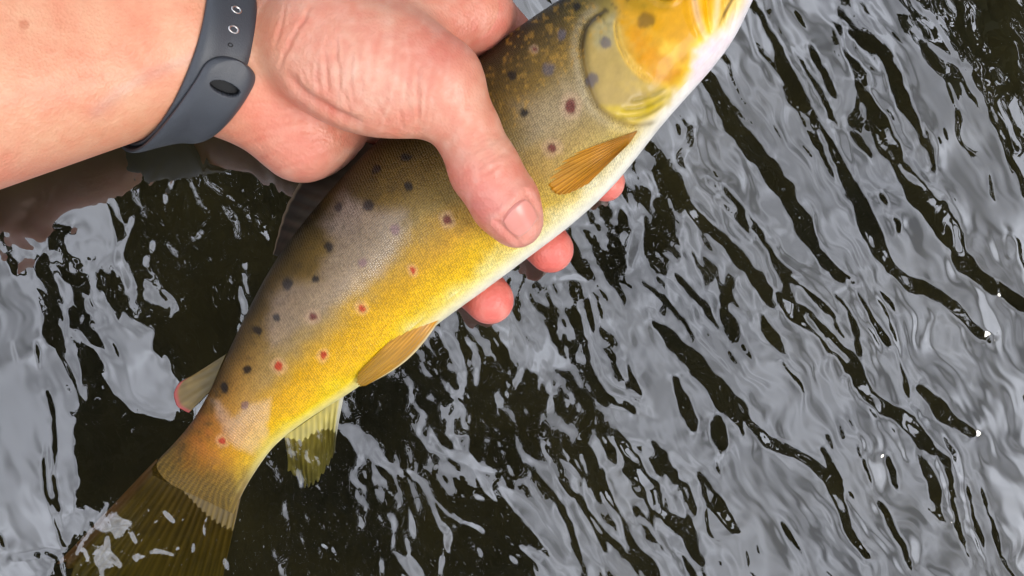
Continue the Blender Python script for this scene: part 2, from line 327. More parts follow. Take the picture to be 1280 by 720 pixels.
STROKE = [  # polyline, half width px, lean
    ([(1042, 22), (1055, 45), (1080, 62), (1099, 94), (1117, 137), (1149, 187), (1155, 215)], 8, -.8),
    ([(1042, 40), (1067, 103), (1092, 162), (1111, 203), (1120, 225), (1145, 250), (1177, 294), (1205, 334), (1239, 362), (1290, 395)], 10, -.85),
    ([(1067, 12), (1105, 40), (1145, 81), (1163, 98)], 8, -.8),
    ([(1055, -10), (1080, 20), (1110, 60), (1135, 100), (1150, 150)], 4, .7),
    ([(1085, -10), (1115, 25), (1150, 65), (1198, 92)], 4, .7),
    ([(1115, -5), (1140, 25)], 4, .6), ([(1170, 0), (1183, 22)], 4, .6),
    ([(1075, 25), (1088, 50)], 3, .6), ([(1105, 75), (1130, 130), (1142, 175)], 3, .6),
    ([(936, 5), (961, 53), (999, 131), (1027, 184), (1042, 215), (1058, 231), (1074, 269), (1092, 306), (1117, 344), (1155, 362), (1186, 381), (1211, 406), (1232, 425)], 8, -.85),
    ([(880, 95), (895, 120), (917, 156), (949, 200), (974, 235), (1005, 287), (1030, 328), (1060, 352)], 10, -.85),
    ([(865, 262), (890, 285), (917, 312), (952, 350), (974, 375), (1011, 400), (1042, 431), (1061, 450), (1070, 462), (1090, 499), (1127, 521), (1157, 555), (1182, 576)], 9, -.85),
    ([(840, 415), (880, 457), (902, 480), (932, 517), (966, 555), (1004, 570), (1030, 592), (1052, 619), (1058, 645), (1084, 698)], 7, -.85),
    ([(1150, 487), (1180, 517), (1212, 538)], 8, -.85), ([(981, 454), (1007, 487)], 5, -.7),
    ([(905, 400), (912, 372), (918, 350)], 6, -.7), ([(955, 395), (965, 415), (980, 440)], 6, -.7),
    ([(880, 600), (902, 634), (917, 658)], 7, -.85), ([(902, 525), (906, 562)], 9, -.85), ([(898, 580), (902, 592)], 4, -.6),
    ([(1030, 562), (1052, 600)], 4, -.7), ([(1082, 570), (1092, 606)], 4, -.7), ([(1112, 570), (1124, 611)], 5, -.7),
    ([(1105, 630), (1139, 705)], 5, -.7), ([(1157, 578), (1176, 645)], 6, -.8), ([(1184, 589), (1199, 660), (1214, 705)], 4, -.7),
    ([(1206, 600), (1236, 712)], 2.5, -.6), ([(1220, 590), (1252, 700)], 2.5, -.5), ([(1195, 590), (1225, 690)], 2.5, .8), ([(1170, 570), (1192, 650)], 3, .8),
    ([(1140, 500), (1165, 540), (1185, 560), (1200, 600)], 4, .8), ([(1060, 470), (1075, 500), (1110, 530), (1135, 575)], 4, .8),
    ([(1020, 170), (1035, 205), (1050, 240)], 3, .7), ([(985, 60), (1010, 110), (1045, 170), (1060, 220)], 5, .75),
    ([(960, 20), (985, 70), (1000, 90)], 2.5, .7), ([(975, 110), (1010, 170), (1030, 200)], 3, -.6), ([(985, 65), (1010, 105), (1040, 160)], 4, -.7), ([(1005, 62), (1035, 120)], 4, -.7),
    ([(1045, 35), (1065, 80), (1090, 100)], 4, .7), ([(1080, 120), (1110, 160), (1135, 210), (1150, 235)], 5, .75),
    ([(1060, 170), (1080, 195)], 5, -.6), ([(1225, 225), (1230, 250)], 5, -.7), ([(1245, 270), (1250, 290)], 6, -.6), ([(1250, 300), (1255, 320)], 5, -.7),
    ([(1095, 245), (1103, 260)], 4, -.6), ([(1113, 275), (1118, 288)], 3.5, -.6),
    ([(895, 250), (925, 275), (940, 300)], 5, -.75), ([(918, 250), (950, 290), (975, 330), (1000, 345)], 4, -.75), ([(940, 285), (980, 335)], 4, -.7),
    ([(985, 345), (1020, 375), (1050, 400)], 4, -.75), ([(1000, 340), (1040, 375)], 3, .7), ([(960, 300), (1000, 330), (1040, 350)], 3, .75),
    ([(1045, 370), (1065, 400), (1075, 440)], 4, -.7), ([(1070, 370), (1090, 400), (1110, 430)], 5, -.75), ([(1095, 360), (1120, 390)], 4, -.7),
    ([(1010, 400), (1040, 430), (1060, 450)], 3, .7), ([(1060, 360), (1085, 400), (1100, 440)], 2.5, .8), ([(1085, 365), (1110, 400), (1125, 445)], 2.5, .8),
    ([(1218, 200), (1235, 240), (1262, 300), (1285, 330)], 5, .6), ([(1240, 130), (1262, 170), (1275, 195)], 3, .6), ([(1262, 130), (1282, 165)], 3, .6),
    ([(1240, 0), (1250, 20)], 3, -.6), ([(1160, 30), (1172, 45)], 3, .5), ([(1236, 95), (1242, 105)], 3, .5),
    # middle, right of the fingers
    ([(775, 445), (790, 475), (800, 500)], 8, -.7), ([(740, 470), (770, 500), (795, 510)], 9, -.75), ([(825, 405), (850, 430), (875, 460), (905, 500), (935, 540)], 9, -.8),
    ([(850, 475), (860, 510), (870, 535)], 9, -.8), ([(745, 440), (765, 485), (800, 495)], 5, .7), ([(775, 440), (785, 470)], 6, .75), ([(815, 385), (830, 400)], 6, .9),
    ([(730, 390), (742, 430), (752, 460)], 5, .6), ([(745, 370), (750, 420)], 3, .6), ([(790, 330), (800, 290), (805, 270)], 7, .8), ([(775, 240), (790, 270), (800, 290)], 4, .7),
    ([(815, 270), (820, 235), (810, 215)], 4, .6), ([(845, 300), (850, 320)], 6, -.8), ([(825, 250), (835, 290), (830, 310)], 8, -.7), ([(835, 210), (860, 180), (865, 160)], 9, -.7),
    ([(905, 235), (925, 262)], 5, -.7), ([(885, 225), (900, 245)], 4, -.7), ([(865, 250), (905, 285), (925, 300)], 3, .8),
    ([(700, 350), (720, 345), (735, 350)], 3, .6), ([(720, 325), (745, 330), (790, 340)], 6, -.6), ([(830, 345), (860, 370), (880, 400)], 3, .7), ([(800, 350), (840, 380), (870, 420)], 3, -.6),
    ([(850, 345), (880, 375), (900, 410)], 4, -.6), ([(870, 345), (900, 380)], 3, .7),
    # lower middle
    ([(702, 575), (745, 610), (770, 640), (790, 700)], 3, .8), ([(700, 600), (740, 640), (760, 690)], 3.5, -.8), ([(712, 560), (735, 600), (745, 650), (790, 700), (800, 720)], 3, -.75),
    ([(690, 585), (720, 640), (745, 690), (760, 720)], 3.5, .75), ([(670, 590), (700, 630), (725, 690), (735, 730)], 3, -.75), ([(660, 600), (690, 650), (715, 700)], 3, .7),
    ([(720, 570), (735, 560), (745, 590), (752, 625)], 5, -.75), ([(733, 595), (745, 640), (800, 690)], 3, .7), ([(755, 590), (765, 620), (780, 635)], 5, -.8), ([(765, 600), (785, 635), (795, 655)], 5, .7),
    ([(785, 590), (810, 600), (825, 632)], 11, -.85), ([(775, 545), (800, 575), (845, 590)], 6, -.85), ([(820, 555), (835, 580), (845, 600)], 6, -.8), ([(758, 545), (772, 580)], 5, -.8),
    ([(795, 560), (815, 585), (830, 605)], 3.5, .7), ([(830, 640), (850, 660), (880, 705)], 7, -.85), ([(800, 640), (830, 680), (870, 720)], 6, -.8), ([(812, 655), (840, 690), (860, 720)], 4, .75),
    ([(850, 635), (868, 660)], 5, -.7), ([(860, 610), (872, 640)], 5, -.8), ([(845, 620), (855, 640)], 8, .85), ([(805, 650), (812, 655)], 4, .6), ([(822, 682), (826, 688)], 4, .6),
    ([(635, 615), (660, 640), (690, 680), (705, 705)], 8, .7), ([(655, 685), (680, 705), (695, 725)], 5, .6), ([(545, 640), (560, 665), (580, 655), (605, 665)], 4, .75), ([(558, 660), (563, 690)], 5, .75),
    ([(510, 590), (525, 600), (540, 625), (546, 640)], 4, .7), ([(548, 632), (580, 655)], 2, .6), ([(495, 690), (510, 705), (530, 730)], 7, .7), ([(490, 645), (495, 690)], 6, .6), ([(555, 690), (552, 715)], 3, .6),
    ([(600, 690), (603, 695)], 3, .7), ([(640, 697), (645, 704)], 3, .7), ([(515, 640), (520, 670)], 3, .4), ([(590, 570), (600, 585), (620, 590), (640, 585)], 3, .7), ([(540, 560), (570, 570), (592, 582)], 6, .6),
    ([(592, 582), (610, 610), (620, 625)], 3, .7), ([(565, 600), (580, 620), (605, 625)], 4, .4), ([(495, 565), (498, 580)], 7, .5),
    ([(170, 700), (190, 690), (215, 694)], 2.5, .7), ([(205, 640), (216, 652)], 2, .6), ([(262, 640), (256, 668), (262, 690)], 2.5, .7), ([(128, 664), (150, 655), (160, 652)], 4, .8), ([(95, 690), (110, 670), (140, 625)], 2, .6), ([(125, 705), (140, 695), (150, 705)], 5, .8), ([(165, 668), (170, 676)], 2, .6), ([(240, 690), (246, 672)], 2, .6),
    # below the belly
    ([(590, 430), (600, 455), (598, 478)], 4, .7), ([(640, 390), (650, 420), (655, 460), (640, 490)], 5, .6), ([(560, 420), (575, 450), (585, 480)], 6, .5), ([(520, 470), (550, 490)], 5, -.7),
    ([(620, 420), (635, 450)], 6, -.7), ([(690, 370), (700, 400)], 5, -.6), ([(680, 350), (700, 330)], 5, .5),
    # left
    ([(145, 330), (155, 300), (180, 250)], 4, .65), ([(150, 320), (160, 360)], 4, .65), ([(215, 225), (212, 235)], 4, .9), ([(208, 245), (206, 252)], 3.5, .9), ([(154, 210), (153, 220)], 4, .8), ([(172, 222), (178, 214)], 4, .7),
    ([(185, 235), (205, 200)], 2, .6), ([(180, 330), (195, 300)], 4, .5), ([(215, 330), (240, 305), (262, 290)], 4, .5), ([(300, 360), (303, 400), (298, 415)], 5, .6), ([(205, 365), (222, 380), (212, 395)], 6, .6),
    ([(65, 310), (75, 290), (85, 285)], 8, -.7), ([(0, 290), (20, 270), (30, 262)], 8, -.7), ([(45, 345), (55, 320)], 7, -.7), ([(62, 415), (75, 425)], 12, -.7), ([(10, 320), (15, 340)], 5, -.7),
    ([(60, 490), (70, 540), (68, 600), (78, 660)], 3, -.6), ([(55, 560), (60, 620), (80, 680)], 3, -.6), ([(30, 265), (50, 245), (58, 255), (65, 243), (90, 218), (95, 222), (105, 210)], 1.3, -.5),
    ([(0, 670), (6, 685)], 6, -.7), ([(20, 700), (60, 690), (90, 700)], 5, -.4), ([(45, 430), (50, 460)], 3, -.5), ([(15, 430), (18, 450)], 2.5, -.4),
    ([(70, 350), (85, 365), (82, 385)], 5, .6), ([(90, 340), (110, 330)], 4, .6), ([(100, 400), (115, 380), (125, 400)], 6, .5),
]

def build_water():
    h = 0.00046
    cw = []
    for (cx_, cy_) in ((-40, -40), (1320, -40), (1320, 760), (-40, 760)):
        dv = world(at(cx_, cy_)) - CAM; cw.append((CAM - dv * CAM[2] / dv[2])[:2])
    (X0, Y0), (X1, Y1) = np.min(cw, 0) - .022, np.max(cw, 0) + .022
    print('water patch', X0, X1, Y0, Y1)
    x = np.arange(X0, X1, h); y = np.arange(Y0, Y1, h)
    X, Y = np.meshgrid(x, y, indexing='ij')
    # where each point of the surface lies in the photograph's field of view
    vx = X - CAM[0]; vy = Y - CAM[1]; vz = -CAM[2]
    xc = vx * RX[0] + vy * RX[1] + vz * RX[2]; yc = vx * UY[0] + vy * UY[1] + vz * UY[2]; zc = -(vx * NZ[0] + vy * NZ[1] + vz * NZ[2])
    PX = 640 + xc / zc * DIST / K; PY = 360 - yc / zc * DIST / K
    # ripple texture
    d_ = (PX - 640) * .86 - (PY - 360) * .5; e_ = (PX - 640) * .5 + (PY - 360) * .86
    wob = 14 * vnoise(PX / 55, PY / 55, 11) + 6 * vnoise(PX / 22, PY / 22, 12)
    n1 = vnoise((d_ + wob) / 12.5, e_ / 64 + 50, 21) * .7 + vnoise((d_ + wob) / 6.2, e_ / 36 + 90, 22) * .65
    n1 = n1 + .5 * vnoise((d_ + .6 * wob) / 4.6, e_ / 24 + 70, 26) * ss(-.25, .35, vnoise(PX / 60, PY / 75, 27))
    n2 = vnoise((PX + wob) / 10, (PY + 1.3 * wob) / 16, 23) * .75 + vnoise((PX - wob) / 5.5, (PY + wob) / 8.5, 24) * .6
    n3 = vnoise(PX / 46, PY / 60, 25)
    def zone(cx, cy, rx, ry): return np.exp(-(((PX - cx) / rx) ** 2 + ((PY - cy) / ry) ** 2))
    chaos = np.clip(zone(640, 490, 190, 130) + zone(390, 660, 120, 110) + zone(770, 260, 70, 80) + .8 * zone(120, 350, 90, 60) + .7 * zone(290, 310, 60, 70), 0, 1)
    T = 0.1 + 0.15 * n3
    def soft_apply(T, mask, val): return T * (1 - mask) + val * mask
    for pts, val, soft in PATCH:
        p = np.array(pts, float); lo = p.min(0) - 2 * soft; hi = p.max(0) + 2 * soft
        sel = (PX > lo[0]) & (PX < hi[0]) & (PY > lo[1]) & (PY < hi[1])
        if not sel.any(): continue
        xs = PX[sel] + 3 * n2[sel] + 5 * n3[sel]; ys = PY[sel] + 3 * n1[sel]
        dist = poly_dist(xs, ys, np.r_[p, p[:1]])[0]
        sd = np.where(in_poly(xs, ys, p), -dist, dist)
        T[sel] = soft_apply(T[sel], ss(soft, -soft, sd), val)
    amp = 0.66 + 0.0 * T
    amp = amp * (1 - .75 * zone(20, 520, 90, 170)) * (1 - .7 * zone(90, 250, 60, 50)) * (1 - .8 * zone(165, 560, 70, 90)) * (1 - .7 * zone(185, 450, 40, 40)) * (1 - .6 * zone(250, 420, 50, 60))
    amp = amp * (1 - .6 * zone(1250, 560, 90, 160)) * (1 - .5 * zone(950, 590, 90, 90)) * (1 - .55 * zone(1130, 290, 60, 90)) * (1 - .5 * zone(830, 480, 60, 60)) * (1 - .6 * zone(610, 660, 90, 50))
    amp = amp * (1 - .8 * zone(190, 665, 110, 80))
    T = T + amp * (n1 * (1 - chaos) + (1.15 * n2 + .25 * n1) * chaos)
    for pts, wd, val in STROKE:
        p = np.array(pts, float); lo = p.min(0) - 3 * wd - 8; hi = p.max(0) + 3 * wd + 8
        sel = (PX > lo[0]) & (PX < hi[0]) & (PY > lo[1]) & (PY < hi[1])
        if not sel.any(): continue
        xs = PX[sel] + 2.2 * n2[sel]; ys = PY[sel] + 2.2 * n1[sel]
        if len(p) > 2: p = resample(p, len(p) * 3)
        dist, _, fr = poly_dist(xs, ys, p)
        wl = wd * (0.55 + 0.45 * np.sin(np.pi * np.clip(fr, .02, .98)) ** .6)
        wl = wl * (1 + .55 * vnoise(PX[sel] / 21, PY[sel] / 21, 61))
        T[sel] = soft_apply(T[sel], ss(wl + 2.6, wl - 2.6, dist), val + .5 * n1[sel])
    # slope that sends the mirrored ray to the edge of the overhanging wood
    m = (vx * DW[0] + vy * DW[1]) / -vz
    lft = ss(60, -60, (PX - 330) + .25 * (PY - 400))
    cor = ss(1120, 1180, PX - .45 * PY + 60) * ss(330, 240, PY)
    gain = np.where(T > 0, .30 + .30 * ss(700, 1200, PX), .30)
    tau = (E2 + gain * T) * (1 - lft) + (E1 - np.where(T > 0, .35, .26) * T) * lft
    tau = tau * (1 - cor) + (E3 - .28 * T) * cor
    g = np.tan((np.arctan(m) - np.arctan(tau)) / 2)
    edge = ss(X0, X0 + .022, X) * ss(X1, X1 - .022, X) * ss(Y0, Y0 + .022, Y) * ss(Y1, Y1 - .022, Y)
    g = g * edge
    # height whose slope across the stream is g (anisotropic Poisson problem)
    gx, gy = len(x) + 600, len(y) + 600
    G = np.zeros((gx, gy)); G[300:-300, 300:-300] = g
    kx = 2 * np.pi * np.fft.fftfreq(gx, h)[:, None]; ky = 2 * np.pi * np.fft.fftfreq(gy, h)[None, :]
    kd = kx * DW[0] + ky * DW[1]; ke = kx * EW[0] + ky * EW[1]
    den = kd ** 2 + 0.30 * ke ** 2 + (2 * np.pi / 3.0) ** 2
    Ge = np.zeros((gx, gy)); Ge[300:-300, 300:-300] = .0 * np.exp(-(((PX - 90) / 150) ** 4 + ((PY - 290) / 120) ** 4)) * edge
    Hh = np.real(np.fft.ifft2(-1j * (kd * np.fft.fft2(G) + .30 * ke * np.fft.fft2(Ge)) / den))[300:-300, 300:-300]
    Hh = (Hh - np.median(Hh)) * ss(0, .012, np.minimum(np.minimum(X - X0, X1 - X), np.minimum(Y - Y0, Y1 - Y)))
    gd = np.gradient(Hh, h, axis=0) * DW[0] + np.gradient(Hh, h, axis=1) * DW[1]; ii = (PX > 0) & (PX < 1280) & (PY > 0) & (PY < 720); print('slope fit', np.corrcoef(gd[ii], g[ii])[0, 1], np.std(gd[ii] - g[ii]), np.std(g[ii]), Hh[ii].min(), Hh[ii].max(), 'along', np.std((np.gradient(Hh, h, axis=0) * EW[0] + np.gradient(Hh, h, axis=1) * EW[1])[ii]))
    print('water height range mm', Hh.min() * 1000, Hh.max() * 1000)
    # extend the sheet outwards to the horizon
    ext = 0.02 * 1.45 ** np.arange(1, 26)
    ext = np.cumsum(ext); ext = ext[ext < 400]
    ne = len(ext)
    xa = np.r_[x[0] - ext[::-1], x, x[-1] + ext]; ya = np.r_[y[0] - ext[::-1], y, y[-1] + ext]
    XA, YA = np.meshgrid(xa, ya, indexing='ij')
    ZA = np.zeros_like(XA); ZA[ne:-ne, ne:-ne] = Hh
    V = np.stack([XA, YA, ZA], -1).reshape(-1, 3)
    mt = bpy.data.materials.new('stream_water'); mt.use_nodes = True
    t = mt.node_tree; t.nodes.clear()
    out = N(t, 'ShaderNodeOutputMaterial'); mix = N(t, 'ShaderNodeMixShader')
    fr0 = N(t, 'ShaderNodeFresnel', IOR=1.33); fr = N(t, 'ShaderNodeMath', operation='MULTIPLY'); fr.use_clamp = True; fr.inputs[1].default_value = WATER_GLOSS; t.links.new(fr0.outputs[0], fr.inputs[0]); gl = N(t, 'ShaderNodeBsdfGlossy', Roughness=0.0)
    rf = N(t, 'ShaderNodeBsdfRefraction', IOR=1.33, Roughness=0.0); rf.inputs['Color'].default_value = (0.92, 0.89, 0.72, 1)
    gl.inputs['Color'].default_value = (1, 1, 1, 1)
    t.links.new(fr.outputs[0], mix.inputs[0]); t.links.new(rf.outputs[0], mix.inputs[1]); t.links.new(gl.outputs[0], mix.inputs[2])
    t.links.new(mix.outputs[0], out.inputs['Surface'])
    mesh_obj('water', V, grid_faces(len(xa), len(ya)), mt, kind='structure', sheet=True)

WATER_GLOSS = 6.8
build_water()

# ------------------------------------------------------------------ trout
STN = [  # dorsal px, ventral px, half thickness mm, mid height mm
    ((960, -66), (962, -58), 1.0, 0), ((944, -86), (957, -32), 7, 0), ((908, -99), (940, 2), 10.5, 0), ((852, -92), (913, 55), 13.5, 0),
    ((792, -62), (867, 112), 16, 0), ((736, -22), (820, 166), 17.5, 0), ((680, 13), (772, 226), 18.5, 0), ((620, 56), (714, 281), 19, 0),
    ((560, 102), (655, 326), 19, 0), ((502, 150), (600, 367), 18.5, 0), ((444, 205), (545, 407), 18, 0), ((391, 265), (490, 452), 17, 0),
    ((346, 325), (440, 489), 15, 0), ((311, 388), (396, 517), 12.5, 0), ((285, 442), (362, 541), 10, 1), ((262, 490), (339, 562), 8, 2),
    ((238, 530), (320, 588), 6, 3), ((210, 562), (304, 615), 4.2, 4), ((182, 590), (292, 642), .8, 4)]
OPERC = [(757, 14), (738, 26), (729, 42), (727, 70), (733, 100), (745, 130), (766, 148), (795, 157), (826, 150)]
PREOP = [(770, 22), (773, 50), (784, 74), (800, 92), (820, 106)]
SPOTS = [  # px, radius px, colour, halo
    (507, 197, 6, 'd'), (470, 211, 5, 'd'), (510, 232, 5.5, 'd'), (460, 257, 6.5, 'd'), (423, 258, 5, 'd'), (493, 287, 6, 'm'), (559, 275, 5, 'r'),
    (410, 309, 5.5, 'd'), (453, 329, 5, 'm'), (516, 337, 3.5, 'o'), (359, 356, 6.5, 'd'), (395, 348, 4.5, 'd'), (452, 385, 4.5, 'o'), (391, 396, 5, 'r'),
    (346, 398, 4.5, 'd'), (321, 413, 5.5, 'd'), (404, 444, 4.5, 'o'), (348, 458, 5.5, 'o'), (307, 462, 5.5, 'd'), (280, 483, 5.5, 'd'),
    (702, 42, 6, 'g'), (685, 86, 8, 'g'), (713, 132, 7, 'r'), (656, 141, 5, 'd'), (691, 185, 6, 'r'), (757, 53, 7, 'g'), (740, 101, 7, 'g'),
    (807, 25, 11, 'h'), (667, 62, 3, 'r'), (277, 551, 4, 'o'), (306, 507, 5, 'm'), (640, 95, 5, 'd'), (700, -5, 7, 'd'), (760, -25, 8, 'd'), (720, 8, 5, 'd'),
    (800, -50, 7, 'd'), (850, -60, 7, 'd'), (585, 120, 6, 'd'), (540, 160, 6, 'd'), (600, 170, 5, 'd')]
SC = {'d': (14, 8, 5), 'm': (118, 84, 86), 'r': (96, 30, 26), 'o': (178, 44, 14), 'g': (86, 80, 88), 'h': (98, 74, 18)}
CS = [0, 2, 3.6, 5, 6, 9, 11, 13, 15, 17, 18]
CV = [0, .1, .3, .5, .7, .85, .94, 1.0]
CC = [
    [(80, 72, 36), (150, 122, 60), (200, 168, 100), (215, 185, 120), (220, 195, 150), (230, 215, 190), (236, 228, 225), (238, 232, 232)],
    [(80, 72, 34), (140, 118, 45), (205, 165, 70), (222, 182, 90), (228, 190, 105), (233, 216, 180), (238, 228, 225), (240, 234, 236)],
    [(78, 70, 32), (130, 112, 30), (190, 150, 22), (218, 165, 14), (228, 174, 16), (234, 202, 90), (236, 224, 214), (240, 236, 238)],
    [(72, 64, 34), (128, 114, 62), (176, 158, 98), (190, 168, 104), (206, 178, 96), (216, 186, 88), (232, 222, 192), (240, 236, 230)],
    [(52, 44, 20), (88, 74, 34), (138, 114, 60), (150, 134, 98), (170, 150, 104), (200, 180, 116), (234, 224, 190), (240, 237, 228)],
    [(46, 40, 18), (72, 60, 27), (110, 90, 44), (140, 120, 72), (196, 156, 70), (226, 188, 56), (236, 220, 140), (238, 234, 216)],
    [(46, 40, 18), (78, 66, 29), (126, 106, 60), (158, 138, 104), (206, 164, 52), (228, 184, 22), (230, 196, 56), (230, 218, 160)],
    [(50, 42, 20), (90, 74, 34), (146, 122, 78), (166, 142, 96), (210, 166, 56), (228, 184, 22), (234, 206, 62), (224, 212, 130)],
    [(80, 64, 30), (124, 98, 48), (176, 136, 74), (192, 148, 72), (214, 166, 62), (224, 184, 66), (218, 194, 100), (210, 196, 120)],
    [(76, 70, 34), (116, 94, 42), (168, 118, 46), (186, 134, 50), (200, 158, 70), (196, 164, 82), (176, 154, 84), (150, 136, 74)],
    [(70, 68, 32), (96, 86, 40), (128, 104, 44), (136, 112, 46), (140, 118, 52), (132, 116, 56), (120, 110, 56), (112, 104, 52)]]

def fish_material():
    m, t, p = new_mat('trout_skin')
    vc = N(t, 'ShaderNodeVertexColor', layer_name='Col')
    uv = N(t, 'ShaderNodeUVMap', uv_map='UVMap')
    mp = N(t, 'ShaderNodeMapping'); mp.inputs['Scale'].default_value = (1.3, 1.55, 1)
    vo = N(t, 'ShaderNodeTexVoronoi', Scale=1.0, Randomness=0.4); vo.voronoi_dimensions = '2D'
    t.links.new(uv.outputs[0], mp.inputs['Vector']); t.links.new(mp.outputs[0], vo.inputs['Vector'])
    at_ = N(t, 'ShaderNodeAttribute', attribute_name='scaly')
    no = N(t, 'ShaderNodeTexNoise', Scale=0.22, Detail=5.0, Roughness=0.6); t.links.new(uv.outputs[0], no.inputs['Vector'])
    # scale edges a little darker, mottling
    r1 = N(t, 'ShaderNodeMapRange'); r1.inputs['From Min'].default_value = 0.3; r1.inputs['From Max'].default_value = 0.95
    r1.inputs['To Min'].default_value = 1.16; r1.inputs['To Max'].default_value = 0.6
    sp = N(t, 'ShaderNodeSeparateColor'); t.links.new(vo.outputs['Color'], sp.inputs[0])
    mx = N(t, 'ShaderNodeMath', operation='MULTIPLY_ADD'); mx.inputs[1].default_value = .35
    t.links.new(sp.outputs[0], mx.inputs[0]); t.links.new(vo.outputs['Distance'], mx.inputs[2]); t.links.new(mx.outputs[0], r1.inputs['Value'])
    mixs = N(t, 'ShaderNodeMix'); mixs.data_type = 'FLOAT'; mixs.inputs[2].default_value = 1.0
    t.links.new(at_.outputs['Fac'], mixs.inputs[0]); t.links.new(r1.outputs[0], mixs.inputs[3])
    r2 = N(t, 'ShaderNodeMapRange'); r2.inputs['To Min'].default_value = 0.72; r2.inputs['To Max'].default_value = 1.28
    t.links.new(no.outputs['Fac'], r2.inputs['Value'])
    mm = N(t, 'ShaderNodeMath', operation='MULTIPLY'); t.links.new(mixs.outputs[0], mm.inputs[0]); t.links.new(r2.outputs[0], mm.inputs[1])
    vm = N(t, 'ShaderNodeVectorMath', operation='MULTIPLY'); t.links.new(vc.outputs[0], vm.inputs[0]); t.links.new(mm.outputs[0], vm.inputs[1])
    t.links.new(vm.outputs[0], p.inputs['Base Color'])
    bm = N(t, 'ShaderNodeBump', Distance=0.00035); bm.invert = True
    t.links.new(vo.outputs['Distance'], bm.inputs['Height'])
    ms = N(t, 'ShaderNodeMath', operation='MULTIPLY'); ms.inputs[1].default_value = 0.8
    t.links.new(at_.outputs['Fac'], ms.inputs[0]); t.links.new(ms.outputs[0], bm.inputs['Strength'])
    t.links.new(bm.outputs[0], p.inputs['Normal']); t.links.new(bm.outputs[0], p.inputs['Coat Normal'])
    fl = N(t, 'ShaderNodeAttribute', attribute_name='film')
    t.links.new(fl.outputs['Fac'], p.inputs['Coat Weight']); p.inputs['Coat Roughness'].default_value = 0.06
    p.inputs['Roughness'].default_value = 0.38; p.inputs['Specular IOR Level'].default_value = 0.2
    p.inputs['Subsurface Weight'].default_value = 0.04; p.inputs['Subsurface Scale'].default_value = 0.002
    p.inputs['Subsurface Radius'].default_value = (1, .7, .3)
    return m

